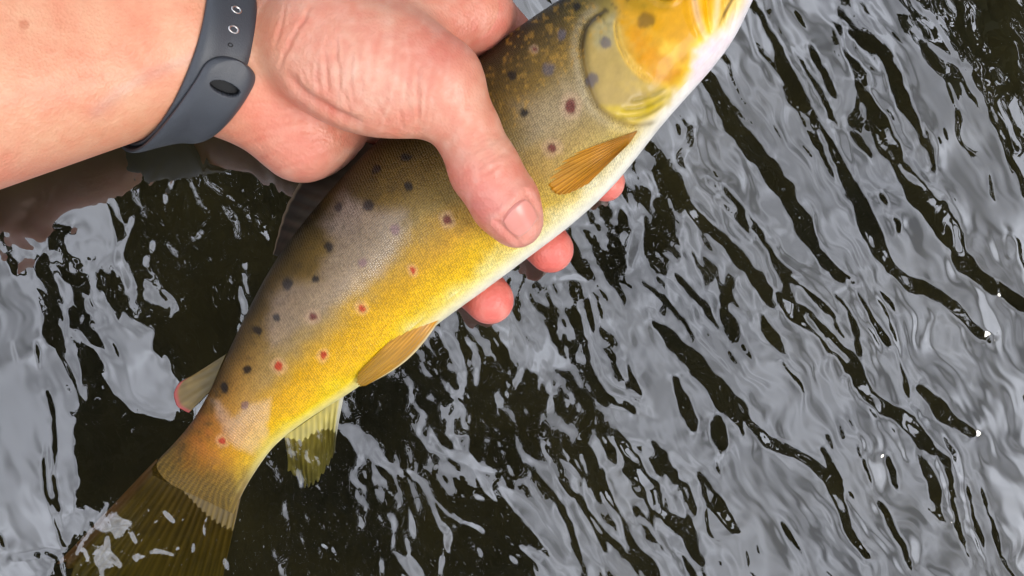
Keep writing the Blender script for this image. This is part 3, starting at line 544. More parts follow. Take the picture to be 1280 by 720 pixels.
def build_trout():
    ns, na = 560, 280
    s = np.arange(len(STN)) * 1.0
    q = np.linspace(0, len(STN) - 1, ns) ; q = q.copy()
    q[:60] = np.linspace(0, 1, 60) ** 2 * q[60]      # finer at the snout
    Dp = spline(s, [a[0] for a in STN], q); Vp = spline(s, [a[1] for a in STN], q)
    th = spline(s, [a[2] for a in STN], q).clip(.6); cn = spline(s, [a[3] for a in STN], q)
    Dm = np.array([at(*p, n) for p, n in zip(Dp, cn)]); Vm = np.array([at(*p, n) for p, n in zip(Vp, cn)])
    c = (Dm + Vm) / 2; hv = (Dm - Vm) / 2
    a = np.linspace(0, 2 * np.pi, na, endpoint=False)
    ca, sa = np.cos(a), np.sin(a)
    ca_ = np.sign(ca) * np.abs(ca) ** 1.06; sa_ = np.sign(sa) * np.abs(sa) ** .92
    P = c[:, None, :] + hv[:, None, :] * ca_[None, :, None]
    P[..., 2] += th[:, None] * sa_[None, :]
    # the belly is a little fuller than the back
    P[..., 2] *= 1.0
    Q = P.copy(); Q[..., 2] = np.abs(P[..., 2])
    px, py = to_px(Q)
    side = np.clip(np.abs(sa), 0, 1)[None, :] ** .5
    disp = np.zeros(px.shape)
    headm = (q[:, None] < 7.2) * np.ones(px.shape)
    d, sg, fr = poly_dist(px, py, resample(OPERC, 40))
    ahead = (px - 640) * .795 - (py - 360) * .606
    endf = ss(0.0, .06, fr) * ss(1.0, .93, fr)
    inside = (sg < 0)
    lip = np.where(inside, 1.1 * np.exp(-d / 38.0), 0) * ss(0, 2.5, d) - 0.55 * np.exp(-(d / 3.0) ** 2) + np.where(~inside, .2 * np.exp(-((d - 6) / 5.0) ** 2), 0)
    disp += lip * endf * headm
    d2, sg2, fr2 = poly_dist(px, py, resample(PREOP, 30))
    e2 = ss(0, .1, fr2) * ss(1, .8, fr2)
    disp += (-.9 * np.exp(-(d2 / 2.4) ** 2) + np.where(sg2 < 0, .9 * np.exp(-d2 / 14), 0)) * e2 * headm
    GILL = ([(768, 147), (800, 147), (835, 127)], [(774, 137), (803, 135), (838, 117)], [(786, 127), (815, 120), (836, 108)])
    for ln in GILL:                                     # gill membrane rays
        dk, _, fk = poly_dist(px, py, resample(ln, 12))
        disp += -.6 * np.exp(-(dk / 2.2) ** 2) * ss(0, .15, fk) * ss(1, .8, fk) * headm
    for ln, dep in (([(864, -40), (866, 0), (872, 28), (884, 52)], .8), ([(884, -40), (884, 5), (889, 45)], .6), ([(905, -40), (906, 0), (903, 40)], .5), ([(918, -30), (921, 0), (912, 40)], .45)):
        dk, sk, fk = poly_dist(px, py, resample(ln, 16))
        disp += (-dep * np.exp(-(dk / 2.2) ** 2) + .5 * dep * np.exp(-((dk - 6) / 5) ** 2)) * ss(1, .85, fk) * headm
    MOUTH = resample([(962, -58), (934, -26), (910, 8), (896, 40)], 20)
    dm, _, fm_ = poly_dist(px, py, MOUTH)
    disp += (-1.0 * np.exp(-(dm / 2.0) ** 2)) * ss(1, .8, fm_) * headm
    eye_c = (833, -15)
    de = np.hypot(px - eye_c[0], py - eye_c[1])
    disp += (.8 * np.exp(-((de - 19) / 5) ** 2) - 1.2 * ss(18, 12, de)) * headm
    # belly wrinkles beside the thumb, faint muscle relief
    disp += .12 * vnoise(px / 26, py / 26, 31) * side
    P[..., 2] += np.sign(sa)[None, :] * disp * side
    # colours
    v = np.arccos(np.clip(ca_, -1, 1)) / np.pi
    v = (1 - ca_) / 2
    ci = np.array([[lin(x_) for x_ in row] for row in CC])
    sq = np.clip(q, 0, 18)
    wob = .035 * vnoise(px / 34, py / 34, 41) + .02 * vnoise(px / 12, py / 12, 42)
    vv = np.clip(v[None, :] + wob * (v[None, :] < .93), 0, 1)
    colr = np.zeros(px.shape + (3,))
    i0 = np.clip(np.searchsorted(CS, sq, side='right') - 1, 0, len(CS) - 2)
    tt = ((sq - np.array(CS)[i0]) / (np.array(CS)[i0 + 1] - np.array(CS)[i0]))
    for ch in range(3):
        lo = np.stack([np.interp(vv[k], CV, ci[i0[k], :, ch]) for k in range(ns)]); hi = np.stack([np.interp(vv[k], CV, ci[i0[k] + 1, :, ch]) for k in range(ns)])
        colr[..., ch] = lo * (1 - tt[:, None]) + hi * tt[:, None]
    def paint(mask, c_):
        for ch in range(3): colr[..., ch] = colr[..., ch] * (1 - mask) + lin(c_)[ch] * mask
    nn = vnoise(px / 9, py / 9, 43); n4 = vnoise(px / 20, py / 20, 44)
    front = (sa > -.05)[None, :] * 1.0
    lum = colr.mean(-1, keepdims=True)
    deep = (ss(1.0, .88, vv))[..., None]
    colr[:] = np.clip(lum + (colr - lum) * (1 + .12 * deep), .004, 1) ** (1 + .16 * deep + .14 * ss(.55, .15, vv)[..., None])
    def area(pts, soft, c_, op):
        sx, sy = px + 3 * nn, py + 3 * n4
        sdd = poly_dist(sx, sy, np.array(pts + pts[:1], float))[0]; sdd = np.where(in_poly(sx, sy, pts), -sdd, sdd)
        paint(np.clip(op * ss(soft, -soft, sdd) * headm * (1 + .3 * vnoise(px / 7, py / 7, 49)), 0, 1), c_)
    # head plates
    area([(735, 35), (765, 20), (778, 60), (800, 92), (826, 108), (838, 118), (800, 140), (765, 140), (740, 115), (730, 75)], 9, (168, 142, 80), .75)
    area([(736, 30), (768, 14), (772, 50), (745, 62)], 8, (156, 146, 104), .7)
    area([(772, 0), (772, -45), (860, -45), (866, 10), (868, 50), (862, 75), (850, 100), (822, 106), (800, 92), (786, 72), (775, 45)], 9, (206, 146, 0), .92)
    area([(788, 40), (800, 30), (812, 55), (850, 88), (840, 104), (815, 98), (796, 80)], 9, (200, 126, 2), .45)
    area([(775, -30), (840, -30), (838, 12), (780, 14)], 9, (150, 118, 14), .7)
    area([(828, 52), (848, 56), (842, 74), (826, 68)], 7, (232, 186, 60), .7)  # bright highlight on the cheek, painted into the colour
    area([(752, 132), (790, 135), (838, 112), (836, 128), (800, 152), (768, 147)], 5, (198, 168, 30), .8)
    area([(862, 108), (870, 62), (886, 48), (904, 40), (916, 52), (880, 98)], 7, (232, 212, 216), .8)
    # lilac grey bloom of sky light painted on the wet flank
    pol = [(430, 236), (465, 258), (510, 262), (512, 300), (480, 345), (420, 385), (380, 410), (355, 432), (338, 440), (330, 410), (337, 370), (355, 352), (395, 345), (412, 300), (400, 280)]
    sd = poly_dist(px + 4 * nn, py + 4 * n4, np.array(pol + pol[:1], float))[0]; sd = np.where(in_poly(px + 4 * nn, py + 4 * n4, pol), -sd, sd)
    sheen = ss(8, -16, sd)
    paint(.27 * sheen, (166, 148, 138))
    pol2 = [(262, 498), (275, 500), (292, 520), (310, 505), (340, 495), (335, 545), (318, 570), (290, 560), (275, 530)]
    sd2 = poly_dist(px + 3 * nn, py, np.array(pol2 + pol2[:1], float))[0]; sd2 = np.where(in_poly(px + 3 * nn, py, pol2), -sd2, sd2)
    paint(.25 * ss(4, -8, sd2) * front, (222, 196, 176))  # pale wet glare on the tail root, painted into the colour
    pol3 = [(690, 110), (700, 95), (722, 100), (735, 140), (700, 175), (660, 180), (640, 130)]
    sd3 = poly_dist(px, py, np.array(pol3 + pol3[:1], float))[0]; sd3 = np.where(in_poly(px, py, pol3), -sd3, sd3)
    paint(.35 * ss(14, -18, sd3), (168, 150, 122))
    # orange rust on the tail root
    paint(.55 * np.clip(np.exp(-(((px - 255) / 32) ** 2 + ((py - 575) / 50) ** 2)) * (1 + .7 * nn), 0, 1), (190, 104, 36))
    ray = (.5 + .5 * np.cos(2 * np.pi * 18 * vv)) ** 1.5
    tm = ss(15.9, 17.4, sq)[:, None] * np.ones(px.shape)
    paint(.9 * ss(15.7, 17.5, sq[:, None] + .35 * nn + .3 * (vv - .5)), (124, 98, 36))
    for ch in range(3): colr[..., ch] *= 1 - .4 * tm * (1 - ray)
    # gill cover: pale rim behind it, dark slit at its top
    rim = np.where(~inside, np.exp(-((d - 8) / 6.0) ** 2), 0) * endf * headm
    paint(.25 * rim, (204, 190, 158))
    paint(.6 * np.exp(-(d / 3.2) ** 2) * endf * headm * (.75 + .5 * n4), (92, 72, 34)); paint(.6 * np.where(inside, np.exp(-((d - 5) / 4) ** 2), 0) * ss(.75, .4, fr) * endf * headm, (120, 100, 50))
    ds, _, fs = poly_dist(px, py, [(757, 13), (742, 24), (732, 36), (728, 60), (731, 90)])
    paint(.85 * np.exp(-(ds / 3.2) ** 2) * ss(1, .6, fs) * headm, (52, 44, 24))
    paint(.7 * np.exp(-((d2 - 2) / 2.2) ** 2) * e2 * headm, (228, 186, 80))
    for ln in GILL:
        dk, _, fk = poly_dist(px, py, resample(ln, 12))
        paint(.8 * np.exp(-(dk / 2.2) ** 2) * ss(0, .15, fk) * ss(1, .8, fk) * headm, (138, 118, 24))
    for ln in ([(866, -40), (868, 0), (874, 28), (886, 55)], [(897, -40), (897, 0), (893, 45)]):
        dk, _, fk = poly_dist(px, py, resample(ln, 16)); paint(.5 * np.exp(-(dk / 4) ** 2) * headm, (226, 206, 170))
    paint(.75 * np.exp(-(dm / 1.8) ** 2) * ss(1, .75, fm_) * headm, (96, 66, 40))
    # yellow freckling and dark specks of the back
    paint(np.clip(.5 * ss(.35, .8, vnoise(px / 4.5, py / 4.5, 45)) * (vv < .4) * (sq[:, None] > 5.2) * (sq[:, None] < 7.5), 0, 1), (176, 134, 52))
    paint(np.clip(.45 * ss(.3, .8, vnoise(px / 5, py / 5, 46)) * ss(.45, .15, vv), 0, 1), (58, 44, 20))
    for (sx, sy, r, kind) in SPOTS:
        r = r * 1.15
        rr = np.hypot(px - sx + 1.6 * nn + 1.2 * vnoise(px / 4, py / 4, 47), (py - sy + 1.6 * n4 + 1.2 * vnoise(px / 4, py / 4, 48)) * (.85 + .3 * ((sx * 7) % 10) / 10))
        if kind in 'ro': paint(.4 * ss(r * 2.3, r * 1.2, rr), (226, 176, 126) if kind == 'o' else (196, 160, 128))
        paint((.92 if kind in 'dro' else .75) * ss(r * 1.2, r * .6, rr), SC[kind])
    # uneven film of water on the skin
    film = np.clip(.10 + .9 * np.maximum(sheen, ss(3, -6, sd2)), 0, 1)
    film = film * np.ones(px.shape)
    scaly = (ss(4.9, 5.6, sq)[:, None] * ss(1.0, .9, v)[None, :] * (inside * headm < .5)) * np.ones(px.shape)
    arc = np.r_[0, np.cumsum(np.linalg.norm(np.diff(c, axis=0), axis=1))]
    U = arc[:, None] * np.ones(px.shape); Vv = np.cumsum(np.r_[0, np.linalg.norm(np.diff(P[ns // 2], axis=0), axis=1)])[None, :] * np.ones(px.shape)
    Fc = grid_faces(ns, na, True)
    n0 = ns * na
    Pf = np.r_[P.reshape(-1, 3), P[0].mean(0)[None], P[-1].mean(0)[None]]
    k = np.arange(na); k1 = (k + 1) % na
    caps = [np.c_[np.full(na, n0), k1, k], np.c_[np.full(na, n0 + 1), k + (ns - 1) * na, k1 + (ns - 1) * na]]
    ext = lambda A: np.r_[A.reshape(n0, -1), A[0].mean(0).reshape(1, -1), A[-1].mean(0).reshape(1, -1)]
    Wd = world(Pf)
    V_ = Wd
    F_all = np.r_[np.c_[Fc[:, 0], Fc[:, 1], Fc[:, 2]], np.c_[Fc[:, 0], Fc[:, 2], Fc[:, 3]], caps[0][:, ::-1], caps[1][:, ::-1]]
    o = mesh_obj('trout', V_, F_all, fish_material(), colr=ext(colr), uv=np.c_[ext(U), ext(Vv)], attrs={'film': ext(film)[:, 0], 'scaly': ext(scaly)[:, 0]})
    tag(o, 'spotted brown trout with yellow belly, held in the hand, tail under the water', 'fish')
    return o

def fin_material(name):
    m, t, p = new_mat(name)
    vc = N(t, 'ShaderNodeVertexColor', layer_name='Col')
    t.links.new(vc.outputs[0], p.inputs['Base Color'])
    p.inputs['Roughness'].default_value = 0.35; p.inputs['Coat Weight'].default_value = 0.3; p.inputs['Coat Roughness'].default_value = 0.1
    tr = N(t, 'ShaderNodeBsdfTranslucent'); t.links.new(vc.outputs[0], tr.inputs['Color'])
    mx = N(t, 'ShaderNodeMixShader'); mx.inputs[0].default_value = 0.3
    out = [n for n in t.nodes if n.type == 'OUTPUT_MATERIAL'][0]
    t.links.new(p.outputs[0], mx.inputs[1]); t.links.new(tr.outputs[0], mx.inputs[2]); t.links.new(mx.outputs[0], out.inputs['Surface'])
    return m

def fin(name, parent, mat, root, tip, rays, c_root, c_tip, c_edge=None, edge_side=None, bulge=0.0, thick=.35, rag=.04, corr=.3, dark=.6, rows=40, seed=1, wave=0.0, bow=0.0):
    """a fin of rays fanned between a root line and a tip line (px, px, mm)"""
    cols = max(60, rays * 8)
    r = resample([at(*p) for p in root], cols); tp = resample([at(*p) for p in tip], cols)
    f = np.linspace(0, 1, rows)[:, None, None]
    rg = np.random.default_rng(seed)
    u = np.linspace(0, 1, cols)
    ragl = 1 - rag * np.abs(np.interp(u * rays, np.arange(rays + 1), rg.uniform(0, 1, rays + 1))) - rag * .8 * np.abs(np.sin(np.pi * u * rays)) ** 3
    P = r[None] + (tp - r)[None] * f * ragl[None, :, None]
    ff = f[..., 0]
    P[..., 2] += bulge * np.sin(np.pi * np.clip(ff, 0, 1)) + corr * np.cos(2 * np.pi * u * rays)[None] * np.clip(ff * 4, 0, 1) + wave * np.sin(u * 9 + ff * 4) * ff
    P[..., 0] += bow * .606 * np.sin(np.pi * ff) * u[None] ** 1.5; P[..., 1] -= bow * .795 * np.sin(np.pi * ff) * u[None] ** 1.5
    cr, ctp = lin(c_root), lin(c_tip)
    colr = cr + (ctp - cr) * f[..., 0][..., None] * np.ones((rows, cols, 1))
    ph = u * rays + .35 * vnoise(u * rays * .7, u * 0 + seed, seed + 3)
    split = ss(.35, .7, ff)                              # rays fork towards the edge
    st_ = ((.5 + .5 * np.cos(2 * np.pi * ph))[None] ** 1.5 * (1 - .6 * split) + .6 * split * (.5 + .5 * np.cos(4 * np.pi * ph))[None] ** 1.5)[..., None]
    colr = colr * (dark + (1.08 - dark) * st_)
    colr = colr * (1 + .18 * vnoise(u[None] * 9 + ff * 2, ff * 7 + u[None] * 3, seed)[..., None])
    if c_edge is not None:
        em = {'first': ss(.10, .03, u)[None] * np.ones(ff.shape), 'last': ss(.90, .97, u)[None] * np.ones(ff.shape), 'tip': ss(.86, .97, ff) * np.ones((1, cols))}[edge_side][..., None]
        colr = colr * (1 - em) + lin(c_edge) * em
    Tt = P.copy(); Bt = P.copy()
    tk = thick * (1.4 - ff)
    Tt[..., 2] += tk; Bt[..., 2] -= tk
    n0 = rows * cols
    V = np.r_[Tt.reshape(-1, 3), Bt.reshape(-1, 3)]
    gf = grid_faces(rows, cols)
    idx = np.arange(n0).reshape(rows, cols)
    loop = np.r_[idx[0], idx[1:, -1], idx[-1, -2::-1], idx[-2:0:-1, 0]]
    l1 = np.roll(loop, -1)
    F = np.r_[gf, gf[:, ::-1] + n0, np.c_[loop, loop + n0, l1 + n0, l1]]
    return mesh_obj(name, world(V), F, mat, parent, colr=np.r_[colr.reshape(-1, 3), colr.reshape(-1, 3)])

trout = build_trout()
FM = fin_material('fin_membrane')
fin('pectoral_fin', trout, FM, [(797, 164, 11.5), (793, 170, 11.5), (788, 178, 11)], [(681, 206, 16), (679, 214, 16.4), (684, 228, 16), (691, 240, 15.6), (735, 230, 14.6)], 12, (196, 132, 16), (222, 158, 30), bulge=2.0, corr=.2, rag=.01, dark=.8, seed=3)
fin('pelvic_fin', trout, FM, [(524, 390, 9), (537, 394, 7), (549, 401, 4)], [(446, 468, 9), (445, 478, 8.5), (449, 484, 7.5), (460, 481, 6.5)], 8, (216, 150, 6), (190, 142, 16), c_edge=(226, 206, 150), edge_side='last', bulge=1.2, corr=.12, rag=.02, dark=.86, seed=4, bow=2.4)
fin('anal_fin', trout, FM, [(430, 494, -4), (395, 518, -4), (356, 545, -4)], [(416, 572, -12), (405, 592, -14), (384, 612, -14), (360, 590, -12)], 10, (214, 196, 100), (176, 168, 100), c_edge=(214, 210, 190), edge_side='first', corr=.25, rag=.08, dark=.8, seed=5, wave=2.5)
fin('adipose_fin', trout, FM, [(284, 442, 0), (274, 465, 1), (264, 488, 2)], [(240, 470, 2), (219, 486, 3), (222, 508, 3), (236, 516, 3)], 4, (104, 88, 36), (128, 104, 48), c_edge=(176, 74, 66), edge_side='tip', thick=.7, corr=.05, rag=0.01, dark=.9, seed=6)
fin('dorsal_fin', trout, FM, [(352, 322, 0), (385, 276, 0), (420, 232, 0), (470, 182, 1)], [(341, 318, -2), (354, 268, -4), (378, 222, -5), (440, 172, -5)], 11, (52, 46, 34), (34, 31, 26), c_edge=(118, 104, 84), edge_side='tip', corr=.08, rag=.03, dark=.8, seed=7)
fin('tail_fin', trout, FM, [(196, 574, 4), (228, 596, 4), (262, 616, 4), (300, 624, 4)], [(70, 706, 4), (110, 742, 1), (170, 768, -3), (230, 775, -3), (272, 752, -3)], 18, (126, 100, 38), (128, 114, 46), c_edge=(120, 84, 50), edge_side='first', corr=.2, rag=.05, dark=.66, thick=.5, seed=8, rows=60)

def build_eye():
    c = at(833, -15, 12.6)
    nu, nv = 20, 32
    V = []; C_ = []
    for i in range(nu):
        f = math.pi * i / (nu - 1)
        for j in range(nv):
            a = 2 * math.pi * j / nv
            V.append(c + np.array([4.3 * math.sin(f) * math.cos(a), 4.3 * math.sin(f) * math.sin(a), 2.9 * math.cos(f)]))
            rr = math.sin(f)
            C_.append(lin((14, 13, 12)) if (rr < .55 and f < 1.6) else lin((150, 122, 50)) if rr < .93 else lin((60, 52, 34)))
    m, t, p = new_mat('fish_eye'); vc = N(t, 'ShaderNodeVertexColor', layer_name='Col')
    t.links.new(vc.outputs[0], p.inputs['Base Color']); p.inputs['Roughness'].default_value = .08; p.inputs['Coat Weight'].default_value = 1.0
    mesh_obj('eye', world(np.array(V)), grid_faces(nu, nv, True)[:, ::-1].copy(), m, trout, colr=np.array(C_))
build_eye()

# ------------------------------------------------------------------ hand and forearm
def cone(P, a, b, ra, rb):
    a = np.asarray(a, np.float32); b = np.asarray(b, np.float32)
    d = b - a; l2 = float(d @ d)
    x = P[0] - a[0]; y = P[1] - a[1]; z = P[2] - a[2]
    t = np.clip((x * d[0] + y * d[1] + z * d[2]) / l2, 0, 1)
    return np.sqrt((x - t * d[0]) ** 2 + (y - t * d[1]) ** 2 + (z - t * d[2]) ** 2) - (ra + (rb - ra) * t)

def ellip(P, c, ax, r):
    """ellipsoid: centre, three axes (rows), radii"""
    x = [P[i] - np.float32(c[i]) for i in range(3)]
    u = [(x[0] * np.float32(a[0]) + x[1] * np.float32(a[1]) + x[2] * np.float32(a[2])) for a in ax]
    k0 = np.sqrt(sum((u[i] / r[i]) ** 2 for i in range(3))); k1 = np.sqrt(sum((u[i] / r[i] ** 2) ** 2 for i in range(3)))
    return k0 * (k0 - 1) / np.maximum(k1, 1e-6)

def smin(a, b, k):
    h_ = np.clip(.5 + .5 * (b - a) / k, 0, 1)
    return b + (a - b) * h_ - k * h_ * (1 - h_)

def smax(a, b, k): return -smin(-a, -b, k)

def frame(d, up=(0, 0, 1)):
    d = np.asarray(d, float); d = d / np.linalg.norm(d)
    s_ = np.cross(up, d); s_ /= np.linalg.norm(s_); u_ = np.cross(d, s_)
    return [d, s_, u_]

WR = at(214, 40, 18)               # wrist centre
ELB = WR + np.array([-160, -25, 58])   # forearm runs back towards the angler
FD = (WR - ELB) / np.linalg.norm(WR - ELB)
SIDE = np.cross(FD, [0, 0, 1.0]); SIDE /= np.linalg.norm(SIDE)
FINGERS = [  # knuckle, middle joint, last joint, tip and radii
    ([at(582, 8, -2), at(684, 108, -31), at(742, 202, -29), at(757, 228, -19)], [12, 10, 8.2, 6.4]),
    ([at(524, 66, -12), at(600, 190, -33), at(664, 284, -29), at(688, 312, -15)], [12.5, 10.2, 8.8, 7.6]),
    ([at(458, 124, -13), at(530, 262, -32), at(589, 350, -26), at(612, 375, -13)], [12, 10, 8.8, 7.9]),
    ([at(404, 165, -10), at(462, 270, -28), at(505, 345, -30), at(518, 368, -27)], [11, 9, 7.8, 6.8])]

def wrist_sdf(P):
    d = cone(P, WR + SIDE * 8, ELB + SIDE * 18, 19.5, 51)
    d = smin(d, cone(P, WR - SIDE * 9, ELB - SIDE * 16, 20, 42), 12)
    return smin(d, cone(P, WR, at(266, 64, 10), 21, 20), 12)

def arm_sdf(P):
    d = cone(P, WR + SIDE * 8, ELB + SIDE * 18, 19.5, 51)
    d = smin(d, cone(P, WR - SIDE * 9, ELB - SIDE * 16, 20, 42), 12)
    pal0 = at(266, 64, 10)
    d = smin(d, cone(P, WR, pal0, 21, 20), 12)
    for (j, r), r0 in zip(FINGERS, (15, 15, 15, 14)):
        d = smin(d, cone(P, pal0 + (j[0] - pal0) * .1, j[0], r0 + 1, r[0]), 9)
    d = smin(d, cone(P, at(318, 112, 10), at(378, 168, 4), 17, 13.5), 9)          # heel of the hand
    d = smin(d, cone(P, at(378, 168, 4), at(420, 160, -6), 13.5, 12), 6)
    for j, r in FINGERS:
        f = cone(P, j[0], j[1], r[0], r[1])
        f = smin(f, cone(P, j[1], j[2], r[1] * .97, r[2]), 2.5)
        f = smin(f, cone(P, j[2], j[3], r[2], r[3]), 2.5)
        d = smin(d, f, 4.5)
    # thumb: mound, base joint, two bones
    th_d = at(552, 112, 31) - at(382, 62, 28)
    e = ellip(P, at(458, 84, 29), frame(th_d), (31, 19.5, 15))
    d = smin(d, e, 7)
    d = smin(d, cone(P, at(408, 40, 20), at(548, 108, 28), 17, 12.5), 8)
    d = smin(d, cone(P, at(490, 30, 12), at(585, 20, 4), 17, 12), 8)              # web towards the first finger
    t = cone(P, at(548, 106, 29), at(582, 160, 28), 12.6, 9.2)
    t = smin(t, cone(P, at(582, 160, 28), at(606, 212, 27.5), 9.1, 9.8), 4)
    t = smin(t, cone(P, at(606, 212, 27.5), at(632, 254, 26.5), 9.7, 9.5), 4)
    t = smin(t, cone(P, at(632, 254, 26.5), at(646, 277, 25.0), 9.4, 7.8), 4)
    d = smin(d, t, 4)
    return d

def surface_nets(D, org, h):
    nx, ny, nz_ = D.shape
    ins = D < 0
    cnt = np.zeros((nx - 1, ny - 1, nz_ - 1), np.uint8)
    for i in (0, 1):
        for j in (0, 1):
            for k in (0, 1):
                cnt += ins[i:nx - 1 + i, j:ny - 1 + j, k:nz_ - 1 + k]
    act = (cnt > 0) & (cnt < 8)
    cells = np.argwhere(act)
    corners = np.array([(i, j, k) for i in (0, 1) for j in (0, 1) for k in (0, 1)])
    vals = np.stack([D[cells[:, 0] + c[0], cells[:, 1] + c[1], cells[:, 2] + c[2]] for c in corners], 1)
    acc = np.zeros((len(cells), 3)); num = np.zeros(len(cells))
    for a in range(8):
        for b in range(a + 1, 8):
            if np.abs(corners[a] - corners[b]).sum() != 1: continue
            va, vb = vals[:, a], vals[:, b]
            m = (va < 0) != (vb < 0)
            t = np.where(m, va / np.where(m, va - vb, 1), 0)
            acc += np.where(m[:, None], corners[a] + t[:, None] * (corners[b] - corners[a]), 0); num += m
    V = org + (cells + acc / num[:, None]) * h
    idx = np.full(act.shape, -1, np.int64); idx[act] = np.arange(len(cells))
    F = []
    for ax in range(3):
        s0 = [slice(None)] * 3; s1 = [slice(None)] * 3
        s0[ax] = slice(0, -1); s1[ax] = slice(1, None)
        A = ins[tuple(s0)]; B = ins[tuple(s1)]
        e = np.argwhere(A != B)
        o1, o2 = [(1, 2), (2, 0), (0, 1)][ax]
        ok = (e[:, o1] > 0) & (e[:, o2] > 0) & (e[:, o1] < act.shape[o1]) & (e[:, o2] < act.shape[o2])
        e = e[ok]
        fl = A[e[:, 0], e[:, 1], e[:, 2]]
        def cell(d1, d2):
            c = e.copy(); c[:, o1] -= d1; c[:, o2] -= d2
            return idx[c[:, 0], c[:, 1], c[:, 2]]
        q = np.c_[cell(1, 1), cell(0, 1), cell(0, 0), cell(1, 0)]
        q = np.where(fl[:, None], q, q[:, ::-1])
        F.append(q)
    return V, np.concatenate(F)

CREASE = [  # photo px polyline, depth mm, half width px
    ([(342, 60), (352, 30), (358, 0)], .35, 2.5), ([(345, 95), (362, 55), (385, 15), (392, 0)], .5, 2.5),
    ([(356, 84), (372, 108), (400, 128), (430, 146), (462, 155)], 1.0, 5), ([(404, 60), (407, 90), (410, 118)], .45, 2.2), ([(418, 42), (421, 75), (424, 120)], .55, 2.4),
    ([(398, 70), (396, 100), (401, 120)], .3, 2), ([(440, 60), (438, 100), (443, 135)], .25, 2), ([(450, 50), (449, 80), (455, 120)], .2, 2), ([(378, 92), (384, 105)], .3, 2),
    ([(498, 135), (502, 150), (506, 162)], .35, 2), ([(508, 80), (508, 120), (514, 150)], .2, 2), ([(521, 78), (521, 120), (522, 158)], .5, 2.2), ([(533, 85), (532, 130), (529, 160)], .25, 2),
    ([(545, 100), (540, 140), (536, 165)], .2, 2), ([(428, 110), (434, 130), (440, 145)], .25, 2), ([(468, 120), (480, 145), (488, 158)], .2, 2),
    ([(592, 214), (606, 205), (622, 196), (630, 188)], .28, 2), ([(596, 222), (612, 214), (628, 204)], .2, 2), ([(600, 200), (612, 195)], .2, 1.8), ([(590, 206), (600, 196), (615, 188)], .14, 2),
    ([(280, 130), (310, 128), (350, 132)], .15, 2.5), ([(300, 150), (340, 146), (390, 150)], .18, 2.5), ([(320, 168), (360, 162), (400, 168)], .15, 2.5), ([(340, 185), (380, 176), (420, 170)], .15, 2.5), ([(355, 205), (385, 190), (415, 182)], .12, 2.5),
    ([(150, 100), (180, 88), (210, 80), (235, 76)], -.25, 6), ([(100, 150), (150, 118), (185, 100)], -.2, 7)]

def skin_material(name, nail=False):
    m, t, p = new_mat(name)
    vc = N(t, 'ShaderNodeVertexColor', layer_name='Col')
    c_ = N(t, 'ShaderNodeTexCoord')
    n1 = N(t, 'ShaderNodeTexNoise', Scale=90.0, Detail=5.0, Roughness=.6); n2 = N(t, 'ShaderNodeTexNoise', Scale=900.0, Detail=3.0)
    vo = N(t, 'ShaderNodeTexVoronoi', Scale=1100.0)
    for n_ in (n1, n2, vo): t.links.new(c_.outputs['Object'], n_.inputs['Vector'])
    r_ = N(t, 'ShaderNodeValToRGB')
    r_.color_ramp.elements[0].color = (.98, .78, .74, 1); r_.color_ramp.elements[0].position = .32
    r_.color_ramp.elements[1].color = (1.02, 1.12, 1.12, 1); r_.color_ramp.elements[1].position = .68
    t.links.new(n1.outputs['Fac'], r_.inputs['Fac'])
    vm = N(t, 'ShaderNodeVectorMath', operation='MULTIPLY'); t.links.new(vc.outputs[0], vm.inputs[0]); t.links.new(r_.outputs[0], vm.inputs[1])
    t.links.new((vc if nail else vm).outputs[0], p.inputs['Base Color'])
    p.inputs['Roughness'].default_value = .28 if nail else .42
    p.inputs['Subsurface Weight'].default_value = .12; p.inputs['Subsurface Radius'].default_value = (1, .35, .2); p.inputs['Subsurface Scale'].default_value = .002
    if not nail:
        ad = N(t, 'ShaderNodeMath', operation='ADD'); t.links.new(n2.outputs['Fac'], ad.inputs[0]); t.links.new(vo.outputs['Distance'], ad.inputs[1])
        p.inputs['Coat Weight'].default_value = .12; p.inputs['Coat Roughness'].default_value = .3
        b = N(t, 'ShaderNodeBump', Strength=.4, Distance=.0003); t.links.new(ad.outputs[0], b.inputs['Height']); t.links.new(b.outputs[0], p.inputs['Normal'])
    return m

def grad(P, e=.4):
    g = []
    for i in range(3):
        a = [q.copy() for q in P]; b = [q.copy() for q in P]
        a[i] = a[i] + e; b[i] = b[i] - e
        g.append(arm_sdf(a) - arm_sdf(b))
    g = np.stack(g, -1)
    return g / np.maximum(np.linalg.norm(g, axis=-1, keepdims=True), 1e-9)

